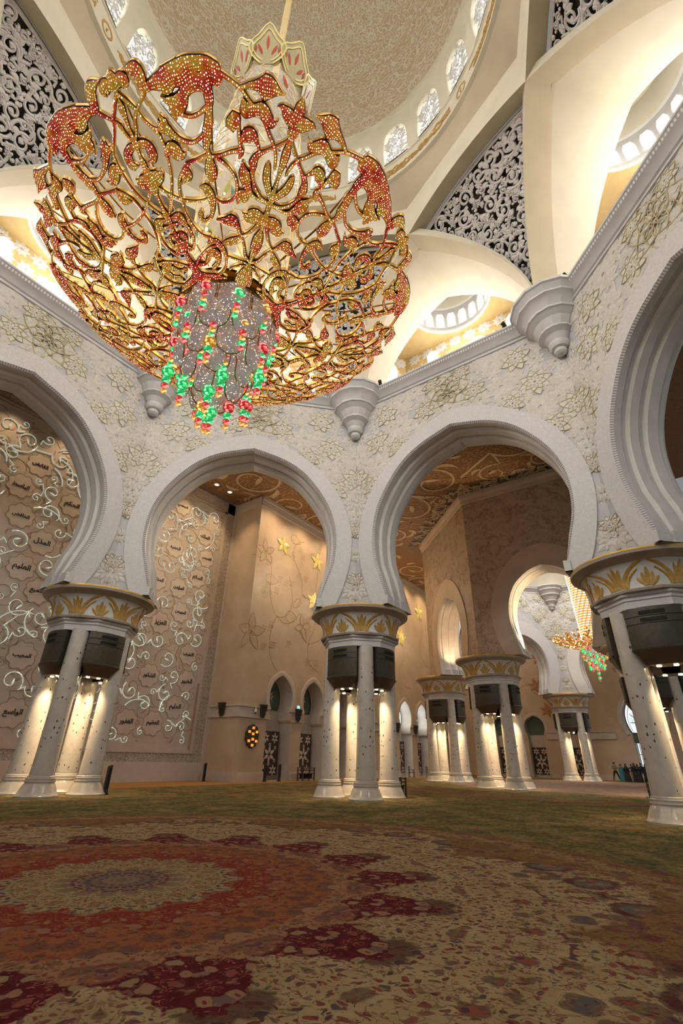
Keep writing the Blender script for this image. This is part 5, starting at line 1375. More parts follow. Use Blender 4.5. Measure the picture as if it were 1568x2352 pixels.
NAMES = [('alqabp', 4.32, 18.28), ('albasT', 3.71, 16.41), ('alxafp', 4.29, 14.56), ('almDl', 5.92, 13.34), ('alelym', 5.3, 11.46), ('alHkm', 6.93, 16.46), ('alsmye', 6.63, 10.33), ('almjyb', 6.87, 6.54), ('alwase', 7.35, 3.5),
         ('almHcy', 15.29, 20.18), ('almlk', 18.02, 18.4), ('alHmyd', 15.34, 16.4), ('alqdws', 18.53, 16.55), ('alsLm', 17.94, 14.6), ('almWmn', 16.35, 13.32), ('almhymn', 16.92, 11.5), ('alezyz', 15.36, 10.33), ('almtkbr', 14.41, 13.43),
         ('allTyf', 18.3, 8.51), ('alxbyr', 18.55, 6.56), ('alHlym', 17.9, 4.69), ('aleZym', 16.31, 3.52), ('algfwr', 14.29, 3.5), ('alSkwr', 15.3, 6.56)]
mb = MB()
mb.grid([[(-14, YW, z), (19.72, YW, z)] for z in (1.95, 21.4)], m=0)
for x0, x1, z0, z1, y, m_ in ((19.72, 20.0, 1.9, 21.6, YW - .10, 0), (20.0, 20.85, .9, 22.6, YW - .06, 1), (20.85, 21.1, 0, 22.8, YW - .22, 2), (-14, 20.0, 21.35, 21.6, YW - .1, 0), (-14, 20.85, 21.6, 22.6, YW - .06, 1), (-14, 20.0, 1.7, 1.95, YW - .12, 0), (-14, 20.85, 1.15, 1.72, YW - .05, 1), (-14, 21.1, 0, 1.15, YW - .25, 2)):
    mb.box(((x0 + x1) / 2, (y + YW + .2) / 2, (z0 + z1) / 2), (x1 - x0, YW + .2 - y, z1 - z0), m=m_)
qw = mb.build('wall_qibla', [M['namewall'], M['border'], M['alcove2']], smooth=False); struct(qw, 'pale stone wall engraved with names in flower medallions and glowing vines, at the left', 'wall')
mb = MB()
for zz in (21.62, 21.38): mb.box((3, YW - .13, zz), (34, .03, .05))
mb.box((19.66, YW - .08, 4.2), (.10, .12, 4.6)); mb.build('panel_groove', M['line'], qw, smooth=False)
def lobed(cx, cz, R, n=8, k=48, amp=.13, ph=.2):
    return [(cx + R * (1 - amp + amp * abs(sin((2 * pi * j / k) * n / 2 + ph)) * 1.6 - .04) * cos(2 * pi * j / k), cz + R * (1 - amp + amp * abs(sin((2 * pi * j / k) * n / 2 + ph)) * 1.6 - .04) * sin(2 * pi * j / k)) for j in range(k)]
def medallion(cx, cz, word=None):
    P = lobed(cx, cz, .80); mb = MB()
    mb.poly([(x, YW - .02, z) for x, z in P]); mb.grid([[(x, YW, z) for x, z in P], [(x, YW - .02, z) for x, z in P]], closed=True)
    o = mb.build('name_medallion', M['medal'], qw, smooth=False)
    L, R = ribbon2(P, .024, True); g = MB(); g.grid([[(x, YW - .025, z) for x, z in R], [(x, YW - .025, z) for x, z in L]], closed=True); g.build('medallion_outline', M['line'], o, smooth=False)
    if word:
        me = text_mesh(shape(word), .98, .52, .012); me.materials.append(M['ink']); t = bpy.data.objects.new('lettering', me); COL.objects.link(t); t.parent = o; t.location = (cx, YW - .04, cz)
    return o
spots = [(x, z) for _, x, z in NAMES]
for w_, x, z in NAMES: medallion(x, z, w_)
for x, z in list(spots):
    mx = 22.3 - x
    if 1 < mx < 19 and all(hypot(mx - a, z - b) > 1.7 for a, b in spots): spots.append((mx, z)); medallion(mx, z)
def clear(x, z, r): return -2 + r < x < 19.5 - r and 2.15 + r < z < 21.2 - r and all(hypot(x - a, z - b) > .80 + r * .72 for a, b in spots)
st = arabesque(clear, (0, 2.2, 19.5, 21.2), .70, .30, 41, w=.032, tries=5200, turns=.9, leafy=False, wmin=.02, decay=.99)
mb = MB()
for P, W in st:
    mb.tube([(x, YW - .07, z) for x, z in P], [max(.008, w_ * .95) for w_ in W], 6)
rg = random.Random(8)
for i in range(75):      # long S-curved stems that run between the medallions
    x, z = rg.uniform(1, 19), rg.uniform(3, 20.5); an = rg.uniform(0, 6.28); cv = rg.choice((-1, 1)) * rg.uniform(.6, 1.5); P = []
    for k in range(16):
        if not clear(x, z, .03): break
        P.append((x, YW - .06, z)); x += .14 * cos(an); z += .14 * sin(an); an += cv * .14
    if len(P) > 6: mb.tube(P, .030, 6)
mb.build('glowing_vine', M['vine'], qw)
st = arabesque(lambda x, z, r: 0 < x < 19.5 and 2.2 + r < z < 21.2 - r and all(hypot(x - a, z - b) > .85 + r * .5 for a, b in spots), (0, 2.2, 19.5, 21.2), .95, .22, 43, w=.03, tries=4200, turns=1.1, leafy=True, wmin=.02)
mb = MB(); strokes_mesh(mb, st, lambda x, y, h: (x, YW - .012 - h, y), .01, bevel=False); mb.build('engraved_scroll', M['line'], qw, smooth=False)

# ------------------------------------------------------------------ alcove wall beyond it
YA = 20.6; XA = 21.05; BAY = 4.2
SM_IN = [(1.46, 0), (1.46, 1.8), (1.46, 3.6), (1.46, 4.15), (1.14, 4.3), (1.14, 4.95), (1.30, 5.35), (1.38, 5.85), (1.30, 6.45), (.95, 7.05), (.5, 7.42), (0, 7.66)]
mbw = MB()
mbw.grid([[(XA, YW + .2, 0), (XA, YA, 0)], [(XA, YW + .2, 22.8), (XA, YA, 22.8)]], m=0)
mbw.grid([[(XA, YA, 0), (23.4, YA, 0)], [(XA, YA, 22.8), (23.4, YA, 22.8)]], m=0)
mbw.grid([[(23.4 + BAY * 10, YA, 0), (66, YA, 0)], [(23.4 + BAY * 10, YA, 22.8), (66, YA, 22.8)]], m=0)
for k in range(10):
    F = Face(90, YA, (25.5 + BAY * k, 0)); A = sym(SM_IN, 4); B = inset(A, -.42); B = [(x, z) if i > 1 and i < len(B) - 2 else (x, 0) for i, (x, z) in enumerate(B)]
    rr = lambda C, d: [F.p(x, z, d) for x, z in C]
    field(mbw, F, A, BAY / 2, 0, 22.8, 0, 0, 4.2)
    up = [i for i, (x, z) in enumerate(A) if z > 4.9]; i0, i1 = up[0], up[-1] + 1
    B2 = inset(A, -.40)
    mbw.grid([rr(B2[i0:i1], 0), rr(B2[i0:i1], -.06), rr(inset(A, -.22)[i0:i1], -.10), rr(A[i0:i1], -.06), rr(A[i0:i1], 0)], m=2)
    rm_i = 1 if k in (5, 6) else 2  # two daylit recesses are whiter: window light put into their colour
    mbw.grid([rr(A, 0), rr(A, 1.25)], m=rm_i)
    mbw.poly([F.p(x, z, 1.25) for x, z in ((-1.8, 0), (1.8, 0), (1.8, 8), (-1.8, 8))], rm_i)
aw = mbw.build('wall_alcove', [M['alcove'], M['white'], M['alcove2']], angle=30); struct(aw, 'warm lit marble wall with inlaid flowers and small horseshoe alcoves, beyond the name wall', 'wall')
mb = MB()
def ledge(x0, x1, y0, y1):
    for z0, z1, e in ((4.2, 4.32, .16), (4.32, 4.95, .07), (4.95, 5.08, .15)): mb.box(((x0 + x1) / 2, (y0 + y1) / 2, (z0 + z1) / 2), (x1 - x0 + 2 * e, y1 - y0 + 2 * e, z1 - z0))
    for z0, z1, e in ((0, .5, .14), (.5, .62, .08)): mb.box(((x0 + x1) / 2, (y0 + y1) / 2, (z0 + z1) / 2), (x1 - x0 + 2 * e, y1 - y0 + 2 * e, z1 - z0))
ledge(XA + .05, 24.2, YA + .05, YW - .1)
for k in range(10): ledge(25.5 + BAY * k + 1.64, 25.5 + BAY * (k + 1) - 1.64, YA + .05, YA + .5)
mb.build('ledge_moulding', M['alcove2'], aw, smooth=False)
mb = MB(); mb.box((43.5, YA - .06, 22.3), (45, .14, .9)); mb.box((XA - .06, 22.3, 22.3), (.14, 3.5, .9)); mb.box((43.5, YA - .12, 22.62), (45, .25, .3)); mb.build('crown_moulding', M['alcove2'], aw, smooth=False)
# inlaid stems, leaves and flowers
mb = MB(); ml = MB()
qa = lambda x, z, h: (x, YA - .008 - h, z) if x > XA else (XA - .008 - h, YA + (XA - x) * 1.0, z)
def inl(P, w=.025, per=6):
    L, R = ribbon2(catmull(P, per), w); mb.grid([[qa(x, z, 0) for x, z in R], [qa(x, z, 0) for x, z in L]])
lf = [0.0]
def leafs(cx, cz, L_, an, wd=.3, fill=True):
    pr = petal(L_, L_ * wd, n=10, base=0); ca, sa = cos(an), sin(an)
    out = [(u, v) for u, v in pr] + [(u, -v) for u, v in reversed(pr[1:-1])]
    P = [(cx + u * ca - v * sa, cz + u * sa + v * ca) for u, v in out]
    lf[0] += .0007
    if fill: ml.poly([qa(x, z, -.006 + lf[0]) for x, z in P])
    Lq, R = ribbon2(P, .021, True); mb.grid([[qa(x, z, lf[0] + .002) for x, z in R], [qa(x, z, lf[0] + .002) for x, z in Lq]], closed=True)
inl([(22.2, 18.0), (22.6, 17.2), (23.0, 16.4), (23.05, 15.5), (23.1, 14.4), (23.5, 13.2), (24.2, 12.4), (25.2, 12.6), (25.9, 13.4), (26.0, 14.6), (25.4, 16.4)])
inl([(24.2, 12.4), (23.7, 11.4), (23.6, 10.2), (23.9, 8.8), (24.8, 7.9)]); inl([(24.2, 12.4), (25.2, 12.0), (26.3, 12.4), (27.2, 13.4)])
inl([(24.2, 18.0), (24.9, 18.4), (26.0, 18.0), (27.0, 16.8), (27.3, 15.3), (26.8, 13.9)]); inl([(26.0, 18.0), (25.7, 18.9), (26.2, 20.0), (27.2, 20.5)])
inl([(27.4, 15.2), (28.2, 15.0), (29.2, 15.6), (29.5, 17.6), (29.3, 18.5)]); inl([(29.2, 14.2), (29.4, 12.5), (28.6, 10.8), (28.9, 9.2), (30.2, 8.6)]); inl([(28.6, 10.8), (30.4, 11.6), (31.4, 13.2), (31.2, 15.2)])
inl([(46.3, 14.2), (46.8, 12.6), (45.6, 11.0), (46.4, 9.4), (48.2, 9.2)]); inl([(51.4, 18.4), (52.2, 16.6), (51.0, 14.6), (52.4, 12.6), (54.6, 12.4)])
inl([(20.4, 17.2), (21.6, 16.9), (22.4, 17.0), (22.9, 17.4)])
leafs(22.4, 15.4, 1.6, 0, .3); leafs(25.2, 20.3, 1.5, -.1, .3); leafs(25.3, 12.7, 1.6, 0.05, .32); leafs(30.2, 13.0, 1.3, 1.2, .25); leafs(27.4, 12.2, 1.6, -.9, .25); leafs(27.2, 14.6, 1.4, -2.4, .25)
for cx, cz, R, n, ph in ((22.1, 17.7, 1.25, 5, .5), (21.4, 10.5, 1.6, 5, 1.55), (27.7, 12.2, 1.2, 4, .3)):
    for i in range(n): leafs(cx, cz, R, ph + 2 * pi * i / n, .24, True)
cr_ = MB()
for i in range(46):     # faint fields of little crosses between the vines
    x, z = RNG.uniform(22, 34), RNG.uniform(8.4, 21)
    for j in range(9):
        a, b = x + (j % 3) * .2 - .2 + .06 * (j // 3), z + (j // 3) * .22 - .2
        cr_.poly([qa(a + u, b + v, .0) for u, v in ((-.08, -.05), (-.05, -.08), (.08, .05), (.05, .08))]); cr_.poly([qa(a + u, b + v, .001) for u, v in ((-.08, .05), (-.05, .08), (.08, -.05), (.05, -.08))])
cr_.build('faint_pattern', M['faint'], aw, smooth=False); mb.build('inlaid_stem', M['stem'], aw, smooth=False); ml.build('inlaid_leaf', M['leafinlay'], aw, smooth=False)
def glass_flower(cx, cz, R, n, mat, ph, label, two=False, plane=None):
    o = empty('glass_flower'); tag(o, label, 'wall flower', 'glass flowers set in the warm walls')
    P3 = plane or (lambda x, z, h: (x, YA - .02 - h, z)); o.location = P3(cx, cz, 0); L0 = Vector(o.location)
    for k in range(2 if two else 1):
        m_ = MB()
        for i in range(n):
            an = ph + 2 * pi * (i + .5 * k) / n; pr = petal(R * (1 - .3 * k), R * .23, n=6, base=.05)
            out = [(u, v) for u, v in pr] + [(u, -v) for u, v in reversed(pr[1:-1])]
            Q = [(cx + u * cos(an) - v * sin(an), cz + u * sin(an) + v * cos(an)) for u, v in out]
            mid = (cx + R * .45 * cos(an), cz + R * .45 * sin(an)); b = len(m_.v)
            m_.vert(Vector(P3(mid[0], mid[1], .10 + .03 * k)) - L0)
            for x, z in Q: m_.vert(Vector(P3(x, z, .03 + .03 * k)) - L0)
            for j in range(len(Q)): m_.face((b, b + 1 + j, b + 1 + (j + 1) % len(Q)))
        m_.build('petals', mat, o, smooth=False)
    m_ = MB(); C = [(cx + R * .2 * cos(2 * pi * j / 16), cz + R * .2 * sin(2 * pi * j / 16)) for j in range(16)]
    m_.poly([Vector(P3(x, z, .16)) - L0 for x, z in C]); m_.grid([[Vector(P3(x, z, .02)) - L0 for x, z in C], [Vector(P3(x, z, .16)) - L0 for x, z in C]], closed=True); m_.build('flower_centre', mat, o, smooth=False)
glass_flower(24.25, 19.1, .95, 5, M['starglass'], .25, 'left yellow five-petal glass flower high on the warm wall')
glass_flower(29.35, 19.07, 1.0, 5, M['starglass'], .3, 'right yellow five-petal glass flower high on the warm wall')
glass_flower(29.1, 14.9, 1.05, 5, M['starglow'], .2, 'brightly glowing many-petal glass flower just left of the middle capital', True)
glass_flower(46.3, 14.86, 1.25, 5, M['starglass'], .2, 'yellow ten-petal glass flower just right of the middle capital', True)
glass_flower(51.4, 19.2, 1.3, 5, M['starglass'], .4, 'dim yellow glass flower high beside the narrow brown wall')
# doors and windows in the alcoves
def flower_door(o_parent, F, w, h, d):
    mb = MB(); mb.grid([[F.p(-w, .35, d), F.p(w, .35, d)], [F.p(-w, h, d), F.p(w, h, d)]]); mb.grid([[F.p(x, z, d + .2) for x, z in ((-w, .35), (w, .35), (w, h), (-w, h))], [F.p(x, z, d) for x, z in ((-w, .35), (w, .35), (w, h), (-w, h))]], closed=True)
    o = mb.build('door_leaf', M['doordark'], o_parent, smooth=False)
    mf = MB(); q = lambda x, z, hh: F.p(x, z, d - .01 - hh)
    for (x, z, R) in ((0, h * .52, .66), (-.5 * w, h * .86, .42), (.5 * w, h * .86, .42), (-.5 * w, h * .2, .44), (.5 * w, h * .2, .44), (0, h * .72, .18), (-.6 * w, h * .66, .18), (.6 * w, h * .66, .18), (-.6 * w, h * .4, .18), (.6 * w, h * .4, .18), (0, h * .33, .18)):
        for i in range(6):
            an = .5 + 2 * pi * i / 6; pr = petal(R, R * .2, n=4, base=.15); out = [(u, v) for u, v in pr] + [(u, -v) for u, v in reversed(pr[1:-1])]
            mf.poly([q(x + u * cos(an) - v * sin(an), z + u * sin(an) + v * cos(an), .02) for u, v in out])
    mf.build('star_flower_panel', M['medal'], o, smooth=False)
    return o
for k in range(8):
    F = Face(90, YA, (25.5 + BAY * k, 0)); lit = k in (5, 6)
    o = empty('door_%d' % (k + 1)); struct(o, 'dark flower-panelled door in alcove %s of the warm wall' % ('one', 'two', 'three', 'four', 'five', 'six', 'seven', 'eight')[k], 'door')
    flower_door(o, F, 1.05, 3.45, .85)
    w_ = MB(); P = [(x * .8, 5.05 + (z - 5.0) * .9) for x, z in sym(SM_IN, 4) if z > 5.0]
    w_.poly([F.p(x, z, 1.2) for x, z in P]); L, R = ribbon2(P, .06, True)
    wo = w_.build('window_%d' % (30 + k), M['skyn'] if lit else M['greenglass'], None, smooth=False); struct(wo, 'small arched window over alcove door %s%s' % (('one', 'two', 'three', 'four', 'five', 'six', 'seven', 'eight')[k], ', bright with daylight' if lit else ', dark green glass'), 'window')
    f_ = MB(); f_.grid([[F.p(x, z, 1.17) for x, z in L], [F.p(x, z, 1.17) for x, z in R]], closed=True); f_.build('window_frame', M['wood'], wo, smooth=False)
    g_ = MB()
    for i in range(6):
        an = 2 * pi * i / 6; pr = petal(.42, .09, n=4); g_.poly([F.p(u * cos(an) - v * sin(an), 6.1 + u * sin(an) + v * cos(an), 1.185) for u, v in ([(u, v) for u, v in pr] + [(u, -v) for u, v in reversed(pr[1:-1])])])
    g_.build('window_star', M['leafinlay'] if not lit else M['white'], wo, smooth=False)
def sconce(x, y, an, label):
    o = empty('wall_sconce', (x, y, 4.25), an); tag(o, label, 'wall lamp', 'dark tapered wall lamps on the ledge')
    mb = MB(); b0, b1 = [(0, -.15, 0), (.16, -.13, 0), (.16, .13, 0), (0, .15, 0)], [(0, -.32, .95), (.3, -.28, .95), (.3, .28, .95), (0, .32, .95)]
    mb.grid([b0, b1], closed=True); mb.poly(b1); mb.poly(b0[::-1]); mb.build('shade', M['bronze'], o, smooth=False)
    mb = MB(); 
    for z in (.25, .5, .75): mb.box((.14 + .09 * z, 0, z), (.2 + .14 * z, .34 + .28 * z, .025))
    mb.build('shade_bands', M['slot'], o, smooth=False)
sconce(XA - .08, 22.3, pi, 'dark wall lamp nearest the name wall, on the return wall')
for k, lb in ((0, 'dark wall lamp left of the first alcove, above the flower-shaped clock'), (1, 'dark wall lamp between the first and second alcoves'), (5, 'dark wall lamp just right of the middle column, left of the bright windows'), (6, 'dark wall lamp between the two bright windows'), (7, 'dark wall lamp right of the two bright windows')):
    sconce(23.4 + BAY * k, YA - .07, -pi / 2, lb)
o = empty('exit_sign', (27.6, YA - .1, 5.25)); tag(o, 'tiny glowing turquoise exit light on the ledge between the alcoves', 'sign')
mb = MB(); mb.box((0, 0, .12), (.36, .1, .26)); mb.build('case', M['white'], o, smooth=False); mb = MB(); mb.box((0, -.056, .12), (.30, .012, .2)); mb.build('lit_face', M['sign'], o, smooth=False)
o = empty('security_camera', (22.6, YA - .16, 4.8)); tag(o, 'small white camera under the ledge above the flower-shaped clock', 'camera')
mb = MB(); mb.lathe([(.05, .3), (.05, 0), (.11, -.05), (.10, -.2), (.02, -.26)], 12); mb.build('dome_body', M['white'], o); mb = MB(); mb.sphere((0, -.02, -.24), .07, 10, 6); mb.build('lens', M['slot'], o)
# prayer-time display: dark flower board with orange digits
o = empty('flower_clock', (22.55, YA - .09, 2.95)); tag(o, 'dark flower-shaped board with eight orange lit displays on the warm wall', 'clock')
P = lobed(0, 0, .80, 10, 80, .10); mb = MB(); mb.poly([(x * .82, -.08, z) for x, z in P]); mb.grid([[(x * .82, .08, z) for x, z in P], [(x * .82, -.08, z) for x, z in P]], closed=True); bd = mb.build('board', M['post'], o, smooth=False)
mb = MB()
for cx, cz in ((0, .56), (-.38, .3), (.38, .3), (0, .16), (0, -.2), (-.38, -.32), (.38, -.32), (0, -.6)):
    for dx in (-.10, -.03, .05, .11): mb.box((cx + dx * .9, -.10, cz), (.045, .02, .17))
mb.build('lit_digits', M['digit'], o, smooth=False)
mb = MB()
for cx, cz in ((0, .56), (-.38, .3), (.38, .3), (0, .0), (-.38, -.32), (.38, -.32), (0, -.6), (-.52, 0), (.52, 0)):
    C = [(cx + .19 * cos(2 * pi * j / 16), cz + .2 * sin(2 * pi * j / 16)) for j in range(16)]; L, R = ribbon2(C, .015, True); mb.grid([[(x, -.085, z) for x, z in R], [(x, -.085, z) for x, z in L]], closed=True)
mb.build('ring_outline', M['bronze2'], o, smooth=False)

# ------------------------------------------------------------------ far end wall
XF = 64.0
BIG = [(1.55, 0), (1.55, 1.6), (1.55, 3.2), (1.6, 4.6), (1.95, 5.3), (2.2, 6.2), (2.15, 7.2), (1.7, 8.2), (1.0, 8.9), (0, 9.3)]
SMF = [(1.0, 0), (1.0, 1.8), (1.0, 3.4), (1.0, 4.7), (1.2, 5.2), (1.25, 5.8), (1.1, 6.4), (.7, 6.8), (.3, 7.0), (0, 7.1)]
mb = MB()
bays = [(-11.2, SMF, 2.1, 1.0), (-15.4, SMF, 2.1, 1.0), (-7.0, SMF, 2.1, 1.0), (1.25, BIG, 2.9, .8)]
for s0, prof, hw, dp in bays:
    F = Face(0, XF, (0, -s0)); A = sym(prof, 4); rr = lambda C, d: [F.p(x, z, d) for x, z in C]
    field(mb, F, A, hw, 0, 22.8, 0, 0, 6.0); mb.grid([rr(A, 0), rr(A, dp)], m=1)
    up = [i for i, (x, z) in enumerate(A) if z > 4.7]; i0, i1 = up[0], up[-1] + 1
    mb.grid([rr(inset(A, -.4)[i0:i1], 0), rr(inset(A, -.4)[i0:i1], -.08), rr(inset(A, -.2)[i0:i1], -.12), rr(A[i0:i1], -.08), rr(A[i0:i1], 0)], m=1)
    mb.poly([F.p(x, z, dp) for x, z in ((-2.3, 0), (2.3, 0), (2.3, 9.5), (-2.3, 9.5))], 1)
for y0, y1 in ((17.5, 24), (4.1, 4.9), (1.65, 4.1), (-12, -4.15)): mb.grid([[(XF, y1, 0), (XF, y0, 0)], [(XF, y1, 22.8), (XF, y0, 22.8)]], m=0)
fw = mb.build('wall_far', [M['alcove'], M['alcove2']], angle=30); struct(fw, 'far end wall of the hall with a tall daylit window and dark doors', 'wall')
mb = MB()
for y0, y1 in ((1.9, 5.7), (8.3, 9.9), (12.5, 14.1)):
    for z0, z1, e in ((4.3, 4.42, .16), (4.42, 5.05, .07), (5.05, 5.18, .15), (0, .5, .12)): mb.box((XF, (y0 + y1) / 2, (z0 + z1) / 2), (2 * e, y1 - y0, z1 - z0))
mb.box((XF, 4, 22.4), (.3, 36, .8)); mb.build('ledge_moulding', M['alcove2'], fw, smooth=False)
mb = MB(); mb2 = mb
Pf = lambda x, z, h: (XF - .02 - h, x, z)
for y, z, lb in ((9.2, 14.2, 'topmost of three orange glass flowers on the far wall'), (10.2, 10.8, 'middle one of three orange glass flowers on the far wall'), (9.2, 7.75, 'lowest of three orange glass flowers on the far wall'), (4.6, 13.2, 'dim orange glass flower right of the distant chandelier beads')):
    glass_flower(y, z, 1.0, 6, M['stardim'], .3, lb, False, Pf)
mb = MB()
for P in ([(8.9, 13.4), (8.2, 12.4), (8.7, 11.4), (9.6, 11.0)], [(10.6, 10.0), (9.6, 9.2), (9.0, 8.6), (9.1, 8.2)], [(12.6, 10.4), (11.6, 10.9), (10.8, 10.8)], [(4.4, 12.4), (5.4, 11.2), (4.6, 9.8), (3.4, 9.0)], [(9.9, 14.6), (11.4, 15.2), (12.4, 14.4)]):
    L, R = ribbon2(catmull(P, 5), .05); mb.grid([[(XF - .01, x, z) for x, z in L], [(XF - .01, x, z) for x, z in R]])
mb.build('inlaid_stem', M['stem'], fw, smooth=False)
for i, s0 in enumerate((-11.2, -15.4, -7.0)):
    F = Face(0, XF, (0, -s0)); o = empty('door_%d' % (9 + i)); struct(o, ('dark lattice door with white star flowers on the far wall', 'dark far-wall door hidden to the left', 'dark far-wall door at the foot of the farthest column')[i], 'door'); flower_door(o, F, .95, 3.4, .9)
    w_ = MB(); P = [(x * .9, z) for x, z in sym(SMF, 4) if z > 4.75]; w_.poly([F.p(x, z, .9) for x, z in P]); wo = w_.build('window_%d' % (38 + i), M['greenglass'], None, smooth=False); struct(wo, ('pale green arched window over the far lattice door', 'green arched window far left', 'green arched window half behind the farthest column')[i], 'window')
F = Face(0, XF, (0, -1.25)); o = empty('window_41'); struct(o, 'tall arched window with flower tracery and daylight, at the far end behind the people', 'window')
w_ = MB(); up = [(x * .86, z) for x, z in sym(BIG, 4) if z > 4.9]; w_.poly([F.p(x, z, .7) for x, z in up]); w_.poly([F.p(x, z, .7) for x, z in ((-1.3, .1), (1.3, .1), (1.3, 3.9), (-1.3, 3.9))]); w_.build('bright_glass', M['skyf'], o, smooth=False)
w_ = MB(); w_.poly([F.p(x, z, .66) for x, z in ((-1.5, 3.9), (1.5, 3.9), (1.5, 5.0), (-1.5, 5.0))]); w_.build('dark_transom', M['greenglass'], o, smooth=False)
w_ = MB()
def bar(P, w=.05):
    L, R = ribbon2(P, w); w_.grid([[F.p(x, z, .69) for x, z in L], [F.p(x, z, .6) for x, z in P], [F.p(x, z, .69) for x, z in R]])
bar(up, .07); bar([(x * .86, 5 + (z - 5) * .9) for x, z in up], .03)
for x in (-1.3, -1.1, -.5, .5, 1.1, 1.3): bar([(x, .1), (x, 3.9)], .035)
for z in (.15, 1.4, 2.7, 3.9): bar([(-1.3, z), (1.3, z)], .035)
for i in range(6):
    an = pi * i / 5; bar(catmull([(0, 5.2), (.9 * cos(an), 6 + .6 * sin(an)), (1.5 * cos(an + .2), 6.4 + 1.6 * sin(an + .2))], 5), .04)
for cx, cz, R_ in ((-1.0, 6.4, .5), (.2, 7.4, .6), (1.0, 6.4, .5), (-.6, 7.8, .35), (0, 2.0, .35), (0, 3.2, .35), (-.8, 2.0, .2), (.8, 2.0, .2), (0, .8, .35)):
    for i in range(6):
        pr = petal(R_, R_ * .25, n=5); an = 2 * pi * i / 6
        bar([(cx + u * cos(an) - v * sin(an), cz + u * sin(an) + v * cos(an)) for u, v in ([(u, v) for u, v in pr] + [(u, -v) for u, v in reversed(pr[1:-1])])], .015)
w_.build('tracery', M['wood'], o, smooth=False)

# ------------------------------------------------------------------ small things on the carpet
def post(x, y, label, h=1.15):
    o = empty('dark_post', (x, y, 0), RNG.uniform(-.2, .2)); tag(o, label, 'post', 'slim dark posts standing on the carpet')
    mb = MB(); mb.box((0, 0, .02), (.24, .2, .04)); mb.build('foot_plate', M['post'], o, smooth=False)
    mb = MB(); w, d = .09, .06
    a = [(-w, -d, .04), (w, -d, .04), (w, d, .04), (-w, d, .04)]; b = [(-w, -d, h - .06), (w, -d, h), (w, d, h), (-w, d, h - .06)]
    mb.grid([a, b], closed=True); mb.poly(b); mb.build('upright', M['post'], o, smooth=False)
    mb = MB(); mb.box((0, -.065, h * .55), (.10, .012, h * .7)); mb.build('face_panel', M['slot'], o, smooth=False)
post(8.48, 14.99, 'slim dark post right beside the left-hand column base')
post(20.3, 22.6, 'slim dark post at the right end of the name wall')
post(25.15, 19.87, 'slim dark post between the first two alcove doors')
post(23.72, 20.0, 'slim dark post in front of the first alcove door')
def book_rack(x, y, rz, label, L=1.44, H=.92):
    o = empty('wooden_rack', (x, y, 0), rz); tag(o, label, 'rack', 'low dark wooden racks'); a = L / 2
    for sx in (-a, a):
        for sy in (-.26, .26): mb = MB(); mb.box((sx, sy, H / 2), (.07, .07, H)); mb.build('corner_post', M['wood'], o, smooth=False)
    for z in (.16, .5): mb = MB(); mb.box((0, 0, z), (L, .5, .05)); mb.build('shelf', M['wood'], o, smooth=False)
    for z in (H - .2, H - .04):
        for sy in (-.26, .26): mb = MB(); mb.box((0, sy, z), (L, .05, .05)); mb.build('rail', M['wood'], o, smooth=False)
    n = max(2, int(L / .28))
    for i in range(n): mb = MB(); mb.box((-a + .2 + (L - .4) * i / (n - 1), 0, .34), (.06, .36, .28)); mb.build('divider', M['doordark'], o, smooth=False)
book_rack(28.1, 19.7, 0, 'low dark wooden rack with rails, left of the middle column base')
book_rack(18.45, 5.75, -.62, 'narrow dark rack peeping out right of the middle column base', .3, .85)
book_rack(18.9, -5.15, .3, 'brown wooden rack tucked against the big right-hand column base', .4, 1.0)
def chair(x, y, rz, label):
    o = empty('wooden_chair', (x, y, 0), rz); tag(o, label, 'chair', 'wooden chairs by the alcove wall')
    mb = MB(); mb.box((0, 0, .46), (.62, .56, .06)); mb.build('seat', M['wood'], o, smooth=False)
    for sx in (-.27, .27):
        for sy in (-.24, .24):
            h = .44 if sy < 0 else 1.05; mb = MB(); mb.box((sx, sy, h / 2), (.055, .055, h)); mb.build('leg', M['wood'], o, smooth=False)
    mb = MB()
    for z in (.72, .98): mb.box((0, .24, z), (.54, .04, .09))
    mb.build('backrest', M['wood'], o, smooth=False)
    for sx in (-.27, .27):
        mb = MB(); mb.box((sx, 0, .70), (.06, .52, .04)); mb.box((sx, -.22, .58), (.05, .05, .24)); mb.build('armrest', M['wood'], o, smooth=False)
chair(45.4, 19.5, .3, 'left dark wooden armchair in front of the alcove wall, right of the middle column'); chair(49.3, 19.4, .2, 'right dark wooden armchair in front of the alcove wall, left of the far columns')

